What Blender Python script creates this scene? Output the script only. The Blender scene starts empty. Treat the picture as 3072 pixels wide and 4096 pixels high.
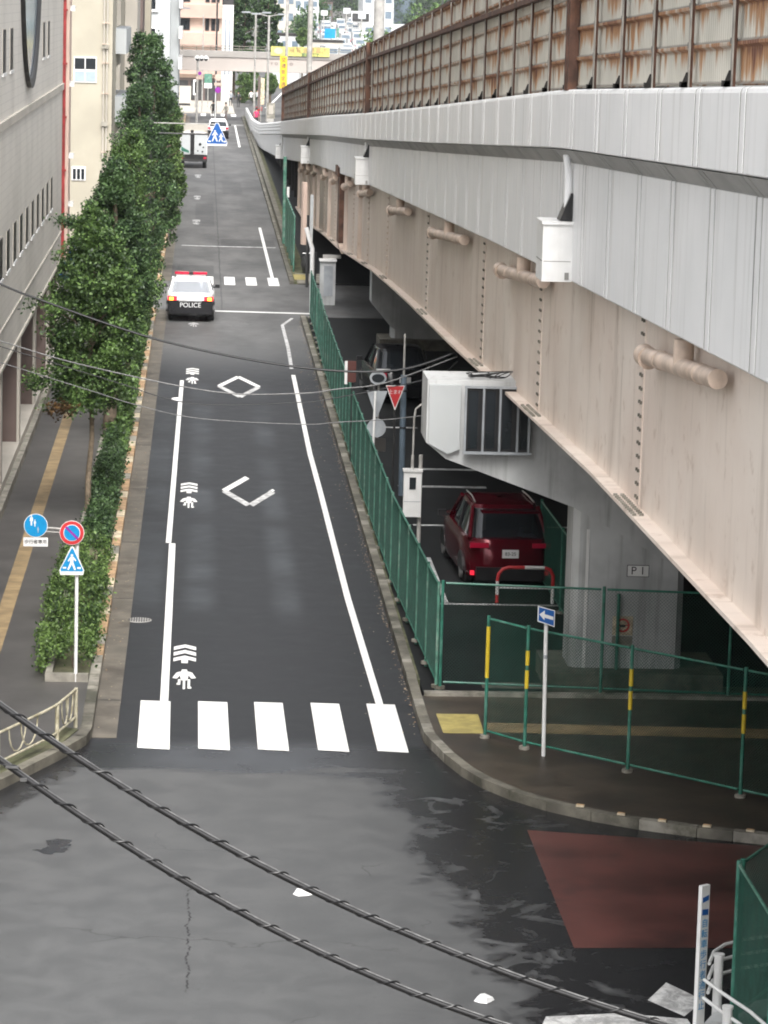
import bpy, math, random
from mathutils import Vector, Matrix
R = math.radians
random.seed(7)
sc = bpy.context.scene
col = sc.collection

# ------------------------------------------------------------------ camera
H = 12.0
cam = bpy.data.cameras.new("camera")
cam.sensor_fit = 'AUTO'; cam.sensor_width = 36.0
cam.lens = 12500 / 4096 * 36.0
cam.clip_start = 0.5; cam.clip_end = 6000
camo = bpy.data.objects.new("camera", cam); col.objects.link(camo)
def _n(v): return Vector(v).normalized()
ay = _n(((820-1536)/12500, (-30-2048)/12500, 1))      # street direction seen from the camera
ax = Vector((1, 0.028, 0)); ax = (ax - ay*ax.dot(ay)).normalized()
az = ax.cross(ay).normalized()
if az.y > 0: az = -az
camo.matrix_world = Matrix((
    (ax.x, -ax.y, -ax.z, 0.0),
    (ay.x, -ay.y, -ay.z, 0.0),
    (az.x, -az.y, -az.z, H),
    (0, 0, 0, 1)))
sc.camera = camo

# ------------------------------------------------------------------ light
SUN_EL, SUN_AZ = 50, 176        # sun azimuth, degrees clockwise from +Y
w = bpy.data.worlds.new("World"); sc.world = w; w.use_nodes = True
nt = w.node_tree; nt.nodes.clear()
out = nt.nodes.new('ShaderNodeOutputWorld'); bg = nt.nodes.new('ShaderNodeBackground')
sky = nt.nodes.new('ShaderNodeTexSky'); sky.sky_type = 'NISHITA'; sky.sun_disc = False
sky.sun_elevation = R(SUN_EL); sky.sun_rotation = R(SUN_AZ)
sky.air_density = 1.0; sky.dust_density = 6.0; sky.ozone_density = 1.0
hs = nt.nodes.new('ShaderNodeHueSaturation'); hs.inputs['Saturation'].default_value = 0.22
nt.links.new(sky.outputs[0], hs.inputs['Color']); nt.links.new(hs.outputs[0], bg.inputs['Color'])
bg.inputs['Strength'].default_value = 0.15
nt.links.new(bg.outputs[0], out.inputs['Surface'])
sun = bpy.data.lights.new("sun", 'SUN'); sun.energy = 1.2; sun.angle = R(25); sun.color = (1, .97, .93)
suno = bpy.data.objects.new("sun", sun); col.objects.link(suno)
sd = Vector((math.sin(R(SUN_AZ))*math.cos(R(SUN_EL)), math.cos(R(SUN_AZ))*math.cos(R(SUN_EL)), math.sin(R(SUN_EL))))
suno.rotation_euler = sd.to_track_quat('Z', 'Y').to_euler()
sc.view_settings.view_transform = 'Standard'; sc.view_settings.look = 'None'
sc.view_settings.gamma = 1; sc.view_settings.exposure = 1.15
sc.cycles.filter_width = 1.9

# ------------------------------------------------------------------ materials
class NB:
    """small node-graph builder"""
    def __init__(s, name):
        s.m = bpy.data.materials.new(name); s.m.use_nodes = True
        s.t = s.m.node_tree; s.b = s.t.nodes['Principled BSDF']
        s.geo = s.t.nodes.new('ShaderNodeNewGeometry')
        s.pos = s.geo.outputs['Position']
    def link(s, a, b): s.t.links.new(a, b)
    def math(s, op, a, b=None, c=None, clamp=False):
        n = s.t.nodes.new('ShaderNodeMath'); n.operation = op; n.use_clamp = clamp
        for i, v in enumerate((a, b, c)):
            if v is None: continue
            if isinstance(v, (int, float)): n.inputs[i].default_value = v
            else: s.link(v, n.inputs[i])
        return n.outputs[0]
    def vscale(s, v, sx, sy, sz):
        n = s.t.nodes.new('ShaderNodeVectorMath'); n.operation = 'MULTIPLY'
        s.link(v, n.inputs[0]); n.inputs[1].default_value = (sx, sy, sz); return n.outputs[0]
    def noise(s, scale=1, detail=4, rough=.55, vec=None, dist=0):
        n = s.t.nodes.new('ShaderNodeTexNoise'); n.inputs['Scale'].default_value = scale
        n.inputs['Detail'].default_value = detail; n.inputs['Roughness'].default_value = rough
        n.inputs['Distortion'].default_value = dist
        s.link(vec if vec is not None else s.pos, n.inputs['Vector']); return n.outputs['Fac']
    def xyz(s, v=None):
        n = s.t.nodes.new('ShaderNodeSeparateXYZ'); s.link(v or s.pos, n.inputs[0]); return n.outputs
    def ramp(s, v, a, b):
        n = s.t.nodes.new('ShaderNodeMapRange'); n.interpolation_type = 'SMOOTHSTEP'
        s.link(v, n.inputs[0]); n.inputs[1].default_value = a; n.inputs[2].default_value = b
        return n.outputs[0]
    def band(s, v, c, hw, soft):
        d = s.math('ABSOLUTE', s.math('SUBTRACT', v, c))
        n = s.t.nodes.new('ShaderNodeMapRange'); n.interpolation_type = 'SMOOTHSTEP'
        s.link(d, n.inputs[0]); n.inputs[1].default_value = hw; n.inputs[2].default_value = hw+soft
        n.inputs[3].default_value = 1; n.inputs[4].default_value = 0
        return n.outputs[0]
    def mix(s, f, a, b):
        n = s.t.nodes.new('ShaderNodeMix'); n.data_type = 'RGBA'
        for i, v in ((0, f), (6, a), (7, b)):
            if isinstance(v, (int, float)): n.inputs[i].default_value = v
            elif isinstance(v, tuple): n.inputs[i].default_value = (*v[:3], 1)
            else: s.link(v, n.inputs[i])
        return n.outputs[2]
    def color(s, c):
        if isinstance(c, tuple): s.b.inputs['Base Color'].default_value = (*c, 1)
        else: s.link(c, s.b.inputs['Base Color'])
    def rough(s, r):
        if isinstance(r, (int, float)): s.b.inputs['Roughness'].default_value = r
        else: s.link(r, s.b.inputs['Roughness'])
    def bump(s, h, strength=.3, dist=.01):
        n = s.t.nodes.new('ShaderNodeBump'); n.inputs['Strength'].default_value = strength
        n.inputs['Distance'].default_value = dist; s.link(h, n.inputs['Height'])
        s.link(n.outputs[0], s.b.inputs['Normal'])

def mat(name, c, rough=.6, var=.25, scale=3, metal=0, dirt=None, dirt_amt=.5, streak=0, bump=0, spec=.5, grain=0):
    n = NB(name)
    f = n.noise(scale, 5)
    d = tuple(x*(1-var) for x in c); l = tuple(min(1, x*(1+var)) for x in c)
    k = n.mix(n.ramp(f, .3, .7), d, l)
    if streak:
        sv = n.vscale(n.pos, 6, 6, .35)
        k = n.mix(n.math('MULTIPLY', n.ramp(n.noise(1.0, 4, .6, sv), .5, .75), streak), k, dirt or tuple(x*.5 for x in c))
    elif dirt:
        k = n.mix(n.math('MULTIPLY', n.ramp(n.noise(scale*.6, 6, .65), .48, .68), dirt_amt), k, dirt)
    if grain:
        k = n.mix(n.math('MULTIPLY', n.noise(90, 2), grain), k, tuple(x*.3 for x in c))
    n.color(k); n.rough(rough); n.b.inputs['Metallic'].default_value = metal
    n.b.inputs['Specular IOR Level'].default_value = spec
    if bump: n.bump(n.noise(scale*8, 4), bump)
    return n.m
def emis(name, c, e):
    n = NB(name); n.color(c); n.b.inputs['Emission Color'].default_value = (*c, 1)
    n.b.inputs['Emission Strength'].default_value = e; return n.m

# asphalt of the street and the junction: older grey paving, newer black paving, wet patches
def asphalt():
    n = NB("asphalt")
    x, y, z = n.xyz()
    big = n.noise(.35, 5, .6); mid = n.noise(1.6, 6, .65, dist=.6); fine = n.noise(60, 3, .7)
    col_old = n.mix(n.ramp(mid, .3, .7), (.070, .072, .073), (.100, .102, .103))
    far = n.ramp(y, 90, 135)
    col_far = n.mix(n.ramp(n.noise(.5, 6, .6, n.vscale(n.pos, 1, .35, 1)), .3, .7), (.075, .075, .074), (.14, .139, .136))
    col_new = n.mix(n.ramp(mid, .25, .75), (.015, .016, .018), (.027, .028, .031))
    # wheel tracks polished and drying on the new paving
    yn = n.noise(.12, 3, .5, n.vscale(n.pos, 1, 1, 1))
    tr = n.math('ADD', n.band(x, .12, .08, .38), n.band(x, 1.85, .06, .38))
    tr = n.math('ADD', tr, n.math('MULTIPLY', n.ramp(n.math('MULTIPLY', x, -1), .55, .8), .7))
    tr = n.math('MULTIPLY', n.math('MULTIPLY', tr, n.ramp(n.noise(.33, 3, .5, n.vscale(n.pos, .6, 1, 1)), .30, .72), clamp=True), n.band(y, 78, 16, 4))
    col_new = n.mix(n.math('MULTIPLY', tr, .8, clamp=True), col_new, (.06, .066, .073))
    ny = n.math('ADD', y, n.math('MULTIPLY', big, 1.2))
    newm = n.math('MULTIPLY', n.ramp(n.math('ADD', y, n.math('MULTIPLY', mid, .35)), 48.35, 48.75), n.math('SUBTRACT', 1, n.ramp(ny, 97, 108)))
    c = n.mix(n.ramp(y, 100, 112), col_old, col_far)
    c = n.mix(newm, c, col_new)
    # joint between paving strips down the middle, beyond the police car
    jn = n.math('MULTIPLY', n.band(n.math('ADD', x, n.math('MULTIPLY', n.noise(.7, 3), .12)), .93, .015, .03), n.ramp(y, 118, 120))
    c = n.mix(n.math('MULTIPLY', jn, .6), c, (.03, .03, .03))
    # wetness of the junction (world-shaped)
    e = n.math('ADD', x, n.math('ADD', n.math('MULTIPLY', n.math('SUBTRACT', mid, .5), 1.5), n.math('MULTIPLY', n.math('SUBTRACT', n.noise(.55, 5, .7), .5), 3.2)))
    lim = n.math('ADD', n.math('MULTIPLY', n.math('SUBTRACT', 46.5, y), .13), 2.75)
    wet = n.ramp(n.math('SUBTRACT', e, lim), -.22, .38)
    blot = n.math('MULTIPLY', n.ramp(n.noise(1.1, 6, .65, dist=1.0), .54, .68), n.band(x, 4.0, .9, .9))
    wet = n.math('MULTIPLY', wet, n.math('SUBTRACT', 1, blot))
    wet = n.math('MAXIMUM', wet, n.ramp(n.math('ADD', y, n.math('MULTIPLY', n.noise(.8, 5, .6, n.vscale(n.pos, .45, 1.6, 1)), 5.2)), 50.0, 50.5))
    # the dark strip by the left kerb and two small wet blots
    dx = n.math('SUBTRACT', x, -1.9); dy = n.math('SUBTRACT', y, 43.1)
    r2 = n.math('ADD', n.math('MULTIPLY', n.math('MULTIPLY', dx, dx), 9), n.math('MULTIPLY', n.math('MULTIPLY', dy, dy), 2.5))
    r2 = n.math('ADD', r2, n.math('MULTIPLY', n.math('SUBTRACT', n.noise(3, 4), .5), 2.5))
    wet = n.math('MAXIMUM', wet, n.math('SUBTRACT', 1, n.ramp(r2, .35, .5)))
    lk = n.math('ADD', n.math('ADD', x, n.math('MULTIPLY', n.math('SUBTRACT', 49.8, y), .37)), n.math('MULTIPLY', n.math('SUBTRACT', mid, .5), 1.6))
    wet = n.math('MAXIMUM', wet, n.math('SUBTRACT', 1, n.ramp(lk, -1.15, -.85)))
    near = n.math('SUBTRACT', 1, n.ramp(y, 49, 50))
    wet = n.math('MULTIPLY', wet, near)
    c = n.mix(n.math('MULTIPLY', wet, .93), c, (.011, .011, .0125))
    # crack
    cx = n.math('ADD', n.math('MULTIPLY', n.math('SUBTRACT', n.noise(2.2, 5, .7, n.vscale(n.pos, 0, 1, 0)), .5), .28), .0)
    cr = n.math('MULTIPLY', n.band(n.math('SUBTRACT', x, cx), 0, .006, .012), n.band(y, 39.0, 2.2, .3))
    cr = n.math('MULTIPLY', cr, n.ramp(n.noise(5, 3), .42, .5))
    c = n.mix(cr, c, (.012, .012, .012))
    def cut(c, cx_, cy_, hx, hy, f):
        return n.mix(n.math('MULTIPLY', n.math('MULTIPLY', n.band(x, cx_, hx, .01), n.band(y, cy_, hy, .05)), f), c, (.02, .02, .021))
    c = cut(c, 2.3, 152.5, 1.3, 2.2, .35); c = cut(c, .2, 172, .5, 9, .3); c = cut(c, 1.9, 196, .6, 6, .25); c = cut(c, -.2, 137.5, .8, 2.0, .35)
    vor = n.t.nodes.new('ShaderNodeTexVoronoi'); vor.feature = 'DISTANCE_TO_EDGE'; vor.inputs['Scale'].default_value = .22
    wv = n.t.nodes.new('ShaderNodeVectorMath'); wv.operation = 'ADD'; n.link(n.pos, wv.inputs[0])
    wn_ = n.t.nodes.new('ShaderNodeTexNoise'); wn_.inputs['Scale'].default_value = 1.3; wn_.inputs['Detail'].default_value = 5; n.link(n.pos, wn_.inputs['Vector']); n.link(wn_.outputs['Color'], wv.inputs[1]); n.link(wv.outputs[0], vor.inputs['Vector'])
    ck = n.math('MULTIPLY', n.math('SUBTRACT', 1, n.ramp(vor.outputs['Distance'], .0, .006)), n.ramp(n.noise(.4, 3), .5, .62))
    ck = n.math('MULTIPLY', ck, n.math('SUBTRACT', 1, newm))
    c = n.mix(n.math('MULTIPLY', ck, .55), c, (.018, .018, .018))
    c = n.mix(n.math('MULTIPLY', n.ramp(n.noise(9, 3, .6), .62, .75), .35), c, (.03, .03, .03))
    c = n.mix(n.math('MULTIPLY', n.ramp(fine, .40, .75), n.math('SUBTRACT', .16, n.math('MULTIPLY', n.math('MAXIMUM', wet, newm), .10))), c, (.20, .20, .20))
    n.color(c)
    rr = n.math('ADD', n.math('MULTIPLY', mid, .25), .42)
    rr = n.math('SUBTRACT', rr, n.math('MULTIPLY', wet, .30))
    rr = n.math('ADD', rr, n.math('MULTIPLY', n.ramp(y, 100, 140), .1))
    rr = n.math('MAXIMUM', rr, .12)
    n.rough(rr)
    n.link(n.math('SUBTRACT', .24, n.math('MULTIPLY', wet, .12)), n.b.inputs['Specular IOR Level'])
    n.bump(n.math('ADD', fine, mid), .25, .004)
    return n.m

def rusty():
    n = NB("rusted_panel")
    uv = n.t.nodes.new('ShaderNodeUVMap'); u, v, _ = n.xyz(uv.outputs[0])
    base = n.mix(n.ramp(n.noise(1.2, 4), .3, .7), (.56, .54, .47), (.68, .65, .57))
    st = n.noise(1, 5, .62, n.vscale(n.pos, 1, 3.2, .45))
    patch = n.noise(.42, 4, .6)
    m = n.math('ADD', n.math('ADD', st, n.math('MULTIPLY', n.math('SUBTRACT', v, .55), .34)), n.math('MULTIPLY', n.math('SUBTRACT', patch, .5), 1.1))
    c = n.mix(n.ramp(m, .50, .66), base, (.42, .22, .10))
    c = n.mix(n.ramp(m, .68, .80), c, (.17, .06, .03))
    c = n.mix(n.math('MULTIPLY', n.band(v, 0, .04, .05), .75), c, (.05, .035, .025))
    c = n.mix(n.math('MULTIPLY', n.band(v, .90, .05, .06), .45), c, (.25, .11, .055))
    # fine vertical corrugation
    cor = n.math('SINE', n.math('MULTIPLY', n.xyz()[1], 48))
    n.color(n.mix(n.math('MULTIPLY', n.ramp(cor, .2, 1), .13), c, (.12, .09, .07)))
    n.rough(.75); n.bump(cor, .5, .01)
    return n.m

def clad():
    n = NB("white_cladding")
    y = n.xyz()[1]
    base = n.mix(n.ramp(n.noise(.8, 4), .3, .7), (.78, .79, .795), (.84, .845, .85))
    sv = n.vscale(n.pos, 0, 4.5, .12)
    s1 = n.ramp(n.noise(1, 5, .7, sv), .52, .72)
    c = n.mix(n.math('MULTIPLY', s1, .5), base, (.30, .29, .27))
    s2 = n.ramp(n.noise(1, 4, .6, n.vscale(n.pos, 0, 1.3, .25)), .55, .8)
    c = n.mix(n.math('MULTIPLY', s2, .3), c, (.42, .40, .36))
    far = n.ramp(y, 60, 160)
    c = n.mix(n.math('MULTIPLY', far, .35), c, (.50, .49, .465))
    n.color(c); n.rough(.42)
    return n.m

def girderm():
    n = NB("tan_steel")
    base = n.mix(n.ramp(n.noise(.35, 4), .3, .7), (.72, .61, .53), (.82, .735, .655))
    s1 = n.ramp(n.noise(1, 5, .7, n.vscale(n.pos, 0, 1.6, .2)), .5, .75)
    c = n.mix(n.math('MULTIPLY', s1, .55), base, (.30, .225, .165))
    s3 = n.ramp(n.noise(1, 6, .75, n.vscale(n.pos, 0, 5, .5)), .60, .74)
    c = n.mix(n.math('MULTIPLY', s3, .45), c, (.25, .17, .115))
    zs = n.xyz()[2]; gz = n.math('SUBTRACT', zs, n.math('SUBTRACT', 7.75, n.math('MULTIPLY', n.xyz()[1], .0435)))
    c = n.mix(n.math('MULTIPLY', n.ramp(n.noise(2.2, 6, .7), .57, .66), .35), c, (.36, .24, .16))
    c = n.mix(n.math('MULTIPLY', n.ramp(n.noise(.16, 3), .5, .7), .4), c, (.42, .33, .27))
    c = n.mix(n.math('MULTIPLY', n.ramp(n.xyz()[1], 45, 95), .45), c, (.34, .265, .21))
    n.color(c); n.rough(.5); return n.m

def brick_tile():
    n = NB("wall_tile")
    bt = n.t.nodes.new('ShaderNodeTexBrick')
    sx = n.xyz(); cb = n.t.nodes.new('ShaderNodeCombineXYZ')
    n.link(sx[1], cb.inputs[0]); n.link(sx[2], cb.inputs[1]); n.link(cb.outputs[0], bt.inputs['Vector'])
    bt.inputs['Color1'].default_value = (.66, .63, .575, 1); bt.inputs['Color2'].default_value = (.645, .615, .56, 1)
    bt.inputs['Mortar'].default_value = (.56, .535, .49, 1); bt.inputs['Scale'].default_value = 1
    bt.inputs['Brick Width'].default_value = .6; bt.inputs['Row Height'].default_value = .2
    bt.inputs['Mortar Size'].default_value = .012; bt.inputs['Mortar Smooth'].default_value = .4
    c = n.mix(n.math('MULTIPLY', n.ramp(n.noise(.5, 5), .4, .7), .25), bt.outputs['Color'], (.30, .28, .25))
    n.color(c); n.rough(.55); n.bump(bt.outputs['Fac'], -.2, .01); return n.m

def leafm(name, dark, light):
    n = NB(name)
    a = n.t.nodes.new('ShaderNodeAttribute'); a.attribute_name = 'rnd'
    c = n.mix(n.math('POWER', a.outputs['Fac'], 1.7), dark, light)
    c = n.mix(n.math('MULTIPLY', n.ramp(n.noise(1.3, 3), .50, .68), .55), c, light)
    c = n.mix(n.math('MULTIPLY', n.ramp(n.noise(.9, 3, .5, n.vscale(n.pos, 1.3, 1, .8)), .52, .66), .45), c, dark)
    n.color(c); n.rough(.5)
    tr = n.t.nodes.new('ShaderNodeBsdfTranslucent'); n.link(c, tr.inputs[0])
    mx = n.t.nodes.new('ShaderNodeMixShader'); mx.inputs[0].default_value = .3
    n.link(n.b.outputs[0], mx.inputs[1]); n.link(tr.outputs[0], mx.inputs[2])
    n.link(mx.outputs[0], n.t.nodes['Material Output'].inputs['Surface']); return n.m

def paintm():
    n = NB("road_paint")
    w1 = n.ramp(n.noise(6, 7, .8), .55, .68)
    c = n.mix(n.ramp(n.noise(1.5, 4), .3, .7), (.76, .76, .74), (.84, .84, .82))
    c = n.mix(n.math('MULTIPLY', w1, .5), c, (.35, .35, .34)); n.color(c); n.rough(.5); return n.m
def paint_worn():
    n = NB("worn_road_paint")
    w1 = n.ramp(n.noise(4, 7, .8, dist=.5), .40, .60)
    c = n.mix(n.math('MULTIPLY', w1, .8), (.66, .66, .65), (.2, .2, .2)); n.color(c); n.rough(.5); return n.m

M_ = dict(
    asphalt=asphalt(), paint=paintm(), worn=paint_worn(), rust=rusty(), clad=clad(), tan=girderm(), soffit=mat('shaded_dirty_soffit', (.36,.36,.35), .6, .15, .8, dirt=(.2,.2,.19), streak=.5), seam=mat('dirty_seam', (.30,.295,.28), .6, .35, 1.1, dirt=(.14,.13,.12), streak=.6), tile=brick_tile(),  # soffit: the chamfer's shade is painted into its grey, plus dirt streaks
    dirt=mat("ground_dirt", (.10, .095, .085), .8, .3, .5, bump=.3),
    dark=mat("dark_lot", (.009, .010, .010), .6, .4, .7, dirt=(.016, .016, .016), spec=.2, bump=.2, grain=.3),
    pave=mat("pavement_tile", (.085, .080, .075), .5, .22, 1.2, dirt=(.06, .058, .052), bump=.2, grain=.5),
    brownpave=mat("wet_brown_paving", (.068, .052, .037), .45, .4, 1.2, dirt=(.035, .03, .025), dirt_amt=.8, bump=.3, grain=.6),
    gutter=mat("gutter_concrete", (.165, .145, .115), .55, .3, 1.6, dirt=(.075, .06, .045), dirt_amt=.9, bump=.3, grain=.7),
    kerb=mat("kerb_stone", (.14, .13, .105), .7, .35, 2.5, dirt=(.05, .05, .035), dirt_amt=.9, bump=.5),
    kerbl=mat("light_kerb_stone", (.25, .235, .2), .7, .3, 3, dirt=(.09, .085, .06), dirt_amt=.9, bump=.5),
    orange=mat("faded_orange_paint", (.42, .275, .155), .7, .3, 5, dirt=(.2, .15, .1), dirt_amt=.8),
    cream=mat("cream_kerb_paint", (.55, .47, .34), .7, .3, 5, dirt=(.25, .2, .14), dirt_amt=.8),
    tact=mat("tactile_tile", (.34, .245, .13), .6, .25, 2.5, dirt=(.22, .17, .1), dirt_amt=.6, grain=.3),
    tacty=mat("yellow_tactile", (.40, .33, .11), .6, .2, 4, dirt=(.3, .25, .1)),
    redpave=mat("red_paving", (.10, .035, .029), .4, .3, .9, dirt=(.028, .013, .012), dirt_amt=.85, grain=.4),
    rustpost=mat("rusted_steel", (.085, .042, .028), .8, .5, 3, dirt=(.16, .07, .035), bump=.3),
    greypost=mat("weathered_post", (.30, .28, .25), .7, .3, 4, dirt=(.12, .07, .045), streak=.7),
    concrete=mat("concrete", (.47, .48, .48), .8, .2, .8, dirt=(.17, .165, .155), streak=.5),
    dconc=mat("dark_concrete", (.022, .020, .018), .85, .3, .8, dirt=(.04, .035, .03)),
    darksteel=mat("dark_steel", (.03, .03, .03), .5, .3, 3),
    black=mat("black_plastic", (.012, .012, .013), .4, .3, 3),
    rearx=mat('trim_black', (.012,.012,.012), .4, .3, 3), rubber=mat("tyre_rubber", (.02, .02, .02), .8, .2, 8),
    glass=mat("dark_glass", (.02, .024, .028), .06, .2, 1, spec=.8),
    mirrorglass=mat('mirror_glass', (.62, .64, .66), .1, .05, 1, metal=.75), glassl=mat("sky_glass", (.30, .36, .42), .12, .2, .8, spec=.9),
    white=mat("white_paint", (.72, .72, .71), .35, .06, 3, dirt=(.5, .49, .46), streak=.25),
    whitec=mat("white_car_paint", (.78, .78, .78), .18, .03, 3),
    blackc=mat("black_car_paint", (.012, .012, .014), .15, .1, 3),
    redc=mat("dark_red_car_paint", (.095, .003, .010), .14, .15, 3, metal=.35),
    silver=mat("silver_metal", (.5, .5, .5), .3, .1, 5, metal=.6),
    galv=mat("galvanised_pole", (.36, .35, .33), .55, .2, 4),
    greyback=mat("sign_back", (.30, .32, .34), .5, .15, 3),
    pipered=mat('dull_red_paint', (.28, .03, .03), .5, .3, 3), red=mat("red_paint", (.50, .03, .035), .4, .1, 4), blue=mat("sign_blue", (.0, .22, .48), .35, .08, 4),
    dblue=mat("deep_blue", (.01, .09, .32), .35, .1, 4), yellow=mat("sign_yellow", (.80, .50, .02), .5, .1, 4),
    lemon=mat("lemon_banner", (.60, .56, .16), .6, .15, 3), purple=mat("sign_bar", (.25, .02, .30), .4, .1, 4),
    wg=mat('wire_green', (.014, .075, .052), .5, .2, 5), green=mat("green_fence_paint", (.028, .15, .105), .45, .3, 5, dirt=(.10, .24, .19), dirt_amt=.7),
    greenl=mat("faded_green_paint", (.07, .19, .14), .5, .3, 5, dirt=(.22, .30, .25), dirt_amt=.7),
    greenp=mat("green_panel", (.035, .17, .11), .45, .25, 1.5, dirt=(.02, .10, .07)),
    yt=mat("yellow_tape", (.62, .45, .03), .4, .1, 5),
    pipeb=mat("brown_pipe", (.54, .43, .35), .5, .2, 3, dirt=(.30, .21, .15), dirt_amt=.6),
    bluegrey=mat("blue_grey_pole", (.12, .16, .20), .4, .15, 3),
    creamw=mat("cream_wall", (.38, .35, .28), .7, .08, .6, dirt=(.38, .34, .26), streak=.35),
    palew=mat("pale_blue_wall", (.42, .44, .445), .7, .06, .5, dirt=(.42, .42, .40), streak=.25),
    pinkw=mat("pink_brown_wall", (.42, .30, .25), .7, .1, .5), pinkl=mat("light_pink_wall", (.55, .42, .35), .7, .1, .5),
    brownw=mat("brown_wall", (.13, .095, .085), .7, .2, .5), beigew=mat("beige_wall", (.44, .41, .36), .7, .12, .5, dirt=(.3, .28, .23), streak=.4),
    bridge=mat("pink_white_bridge_paint", (.44, .395, .365), .6, .06, .4, dirt=(.40, .36, .33), streak=.3),
    bridged=mat("grey_bridge_paint", (.33, .31, .29), .6, .1, .4),
    railyg=mat("old_cream_rail", (.42, .39, .29), .5, .25, 6, dirt=(.2, .17, .09), dirt_amt=.7),
    moss=mat("mossy_ground", (.09, .095, .05), .9, .5, 2, dirt=(.16, .14, .09), bump=.5),
    bark=mat("bark", (.11, .085, .06), .9, .4, 8, bump=.6), barkl=mat("pale_bark", (.19, .15, .105), .9, .35, 8, bump=.6),
    leafa=leafm("leaves_mid", (.018, .042, .014), (.20, .33, .095)), leafb=leafm("leaves_dark", (.012, .032, .014), (.135, .235, .085)),
    leafc=leafm("leaves_bright", (.026, .062, .018), (.25, .38, .11)), leafh=leafm("hedge_leaves", (.02, .05, .014), (.23, .36, .10)),
    leafbr=leafm("dead_leaves", (.05, .03, .012), (.18, .10, .04)),
    skin=mat("skin", (.45, .28, .2), .6, .05), cable=mat("black_cable", (.010, .010, .011), .38, .2, 20), wire=mat("steel_strand", (.15, .15, .15), .45, .3, 20, metal=.4),
    orl=emis("lit_indicator", (1, .45, .04), 2.2), redl=emis("lit_tail_lamp", (.9, .02, .05), .35), lampred=mat("red_lens", (.42, .01, .04), .15, .1, 3),
    litter=mat("litter_white", (.8, .8, .8), .5, .05), pinkc=mat("pink_red_cloth", (.6, .04, .12), .8, .1),
)

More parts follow.
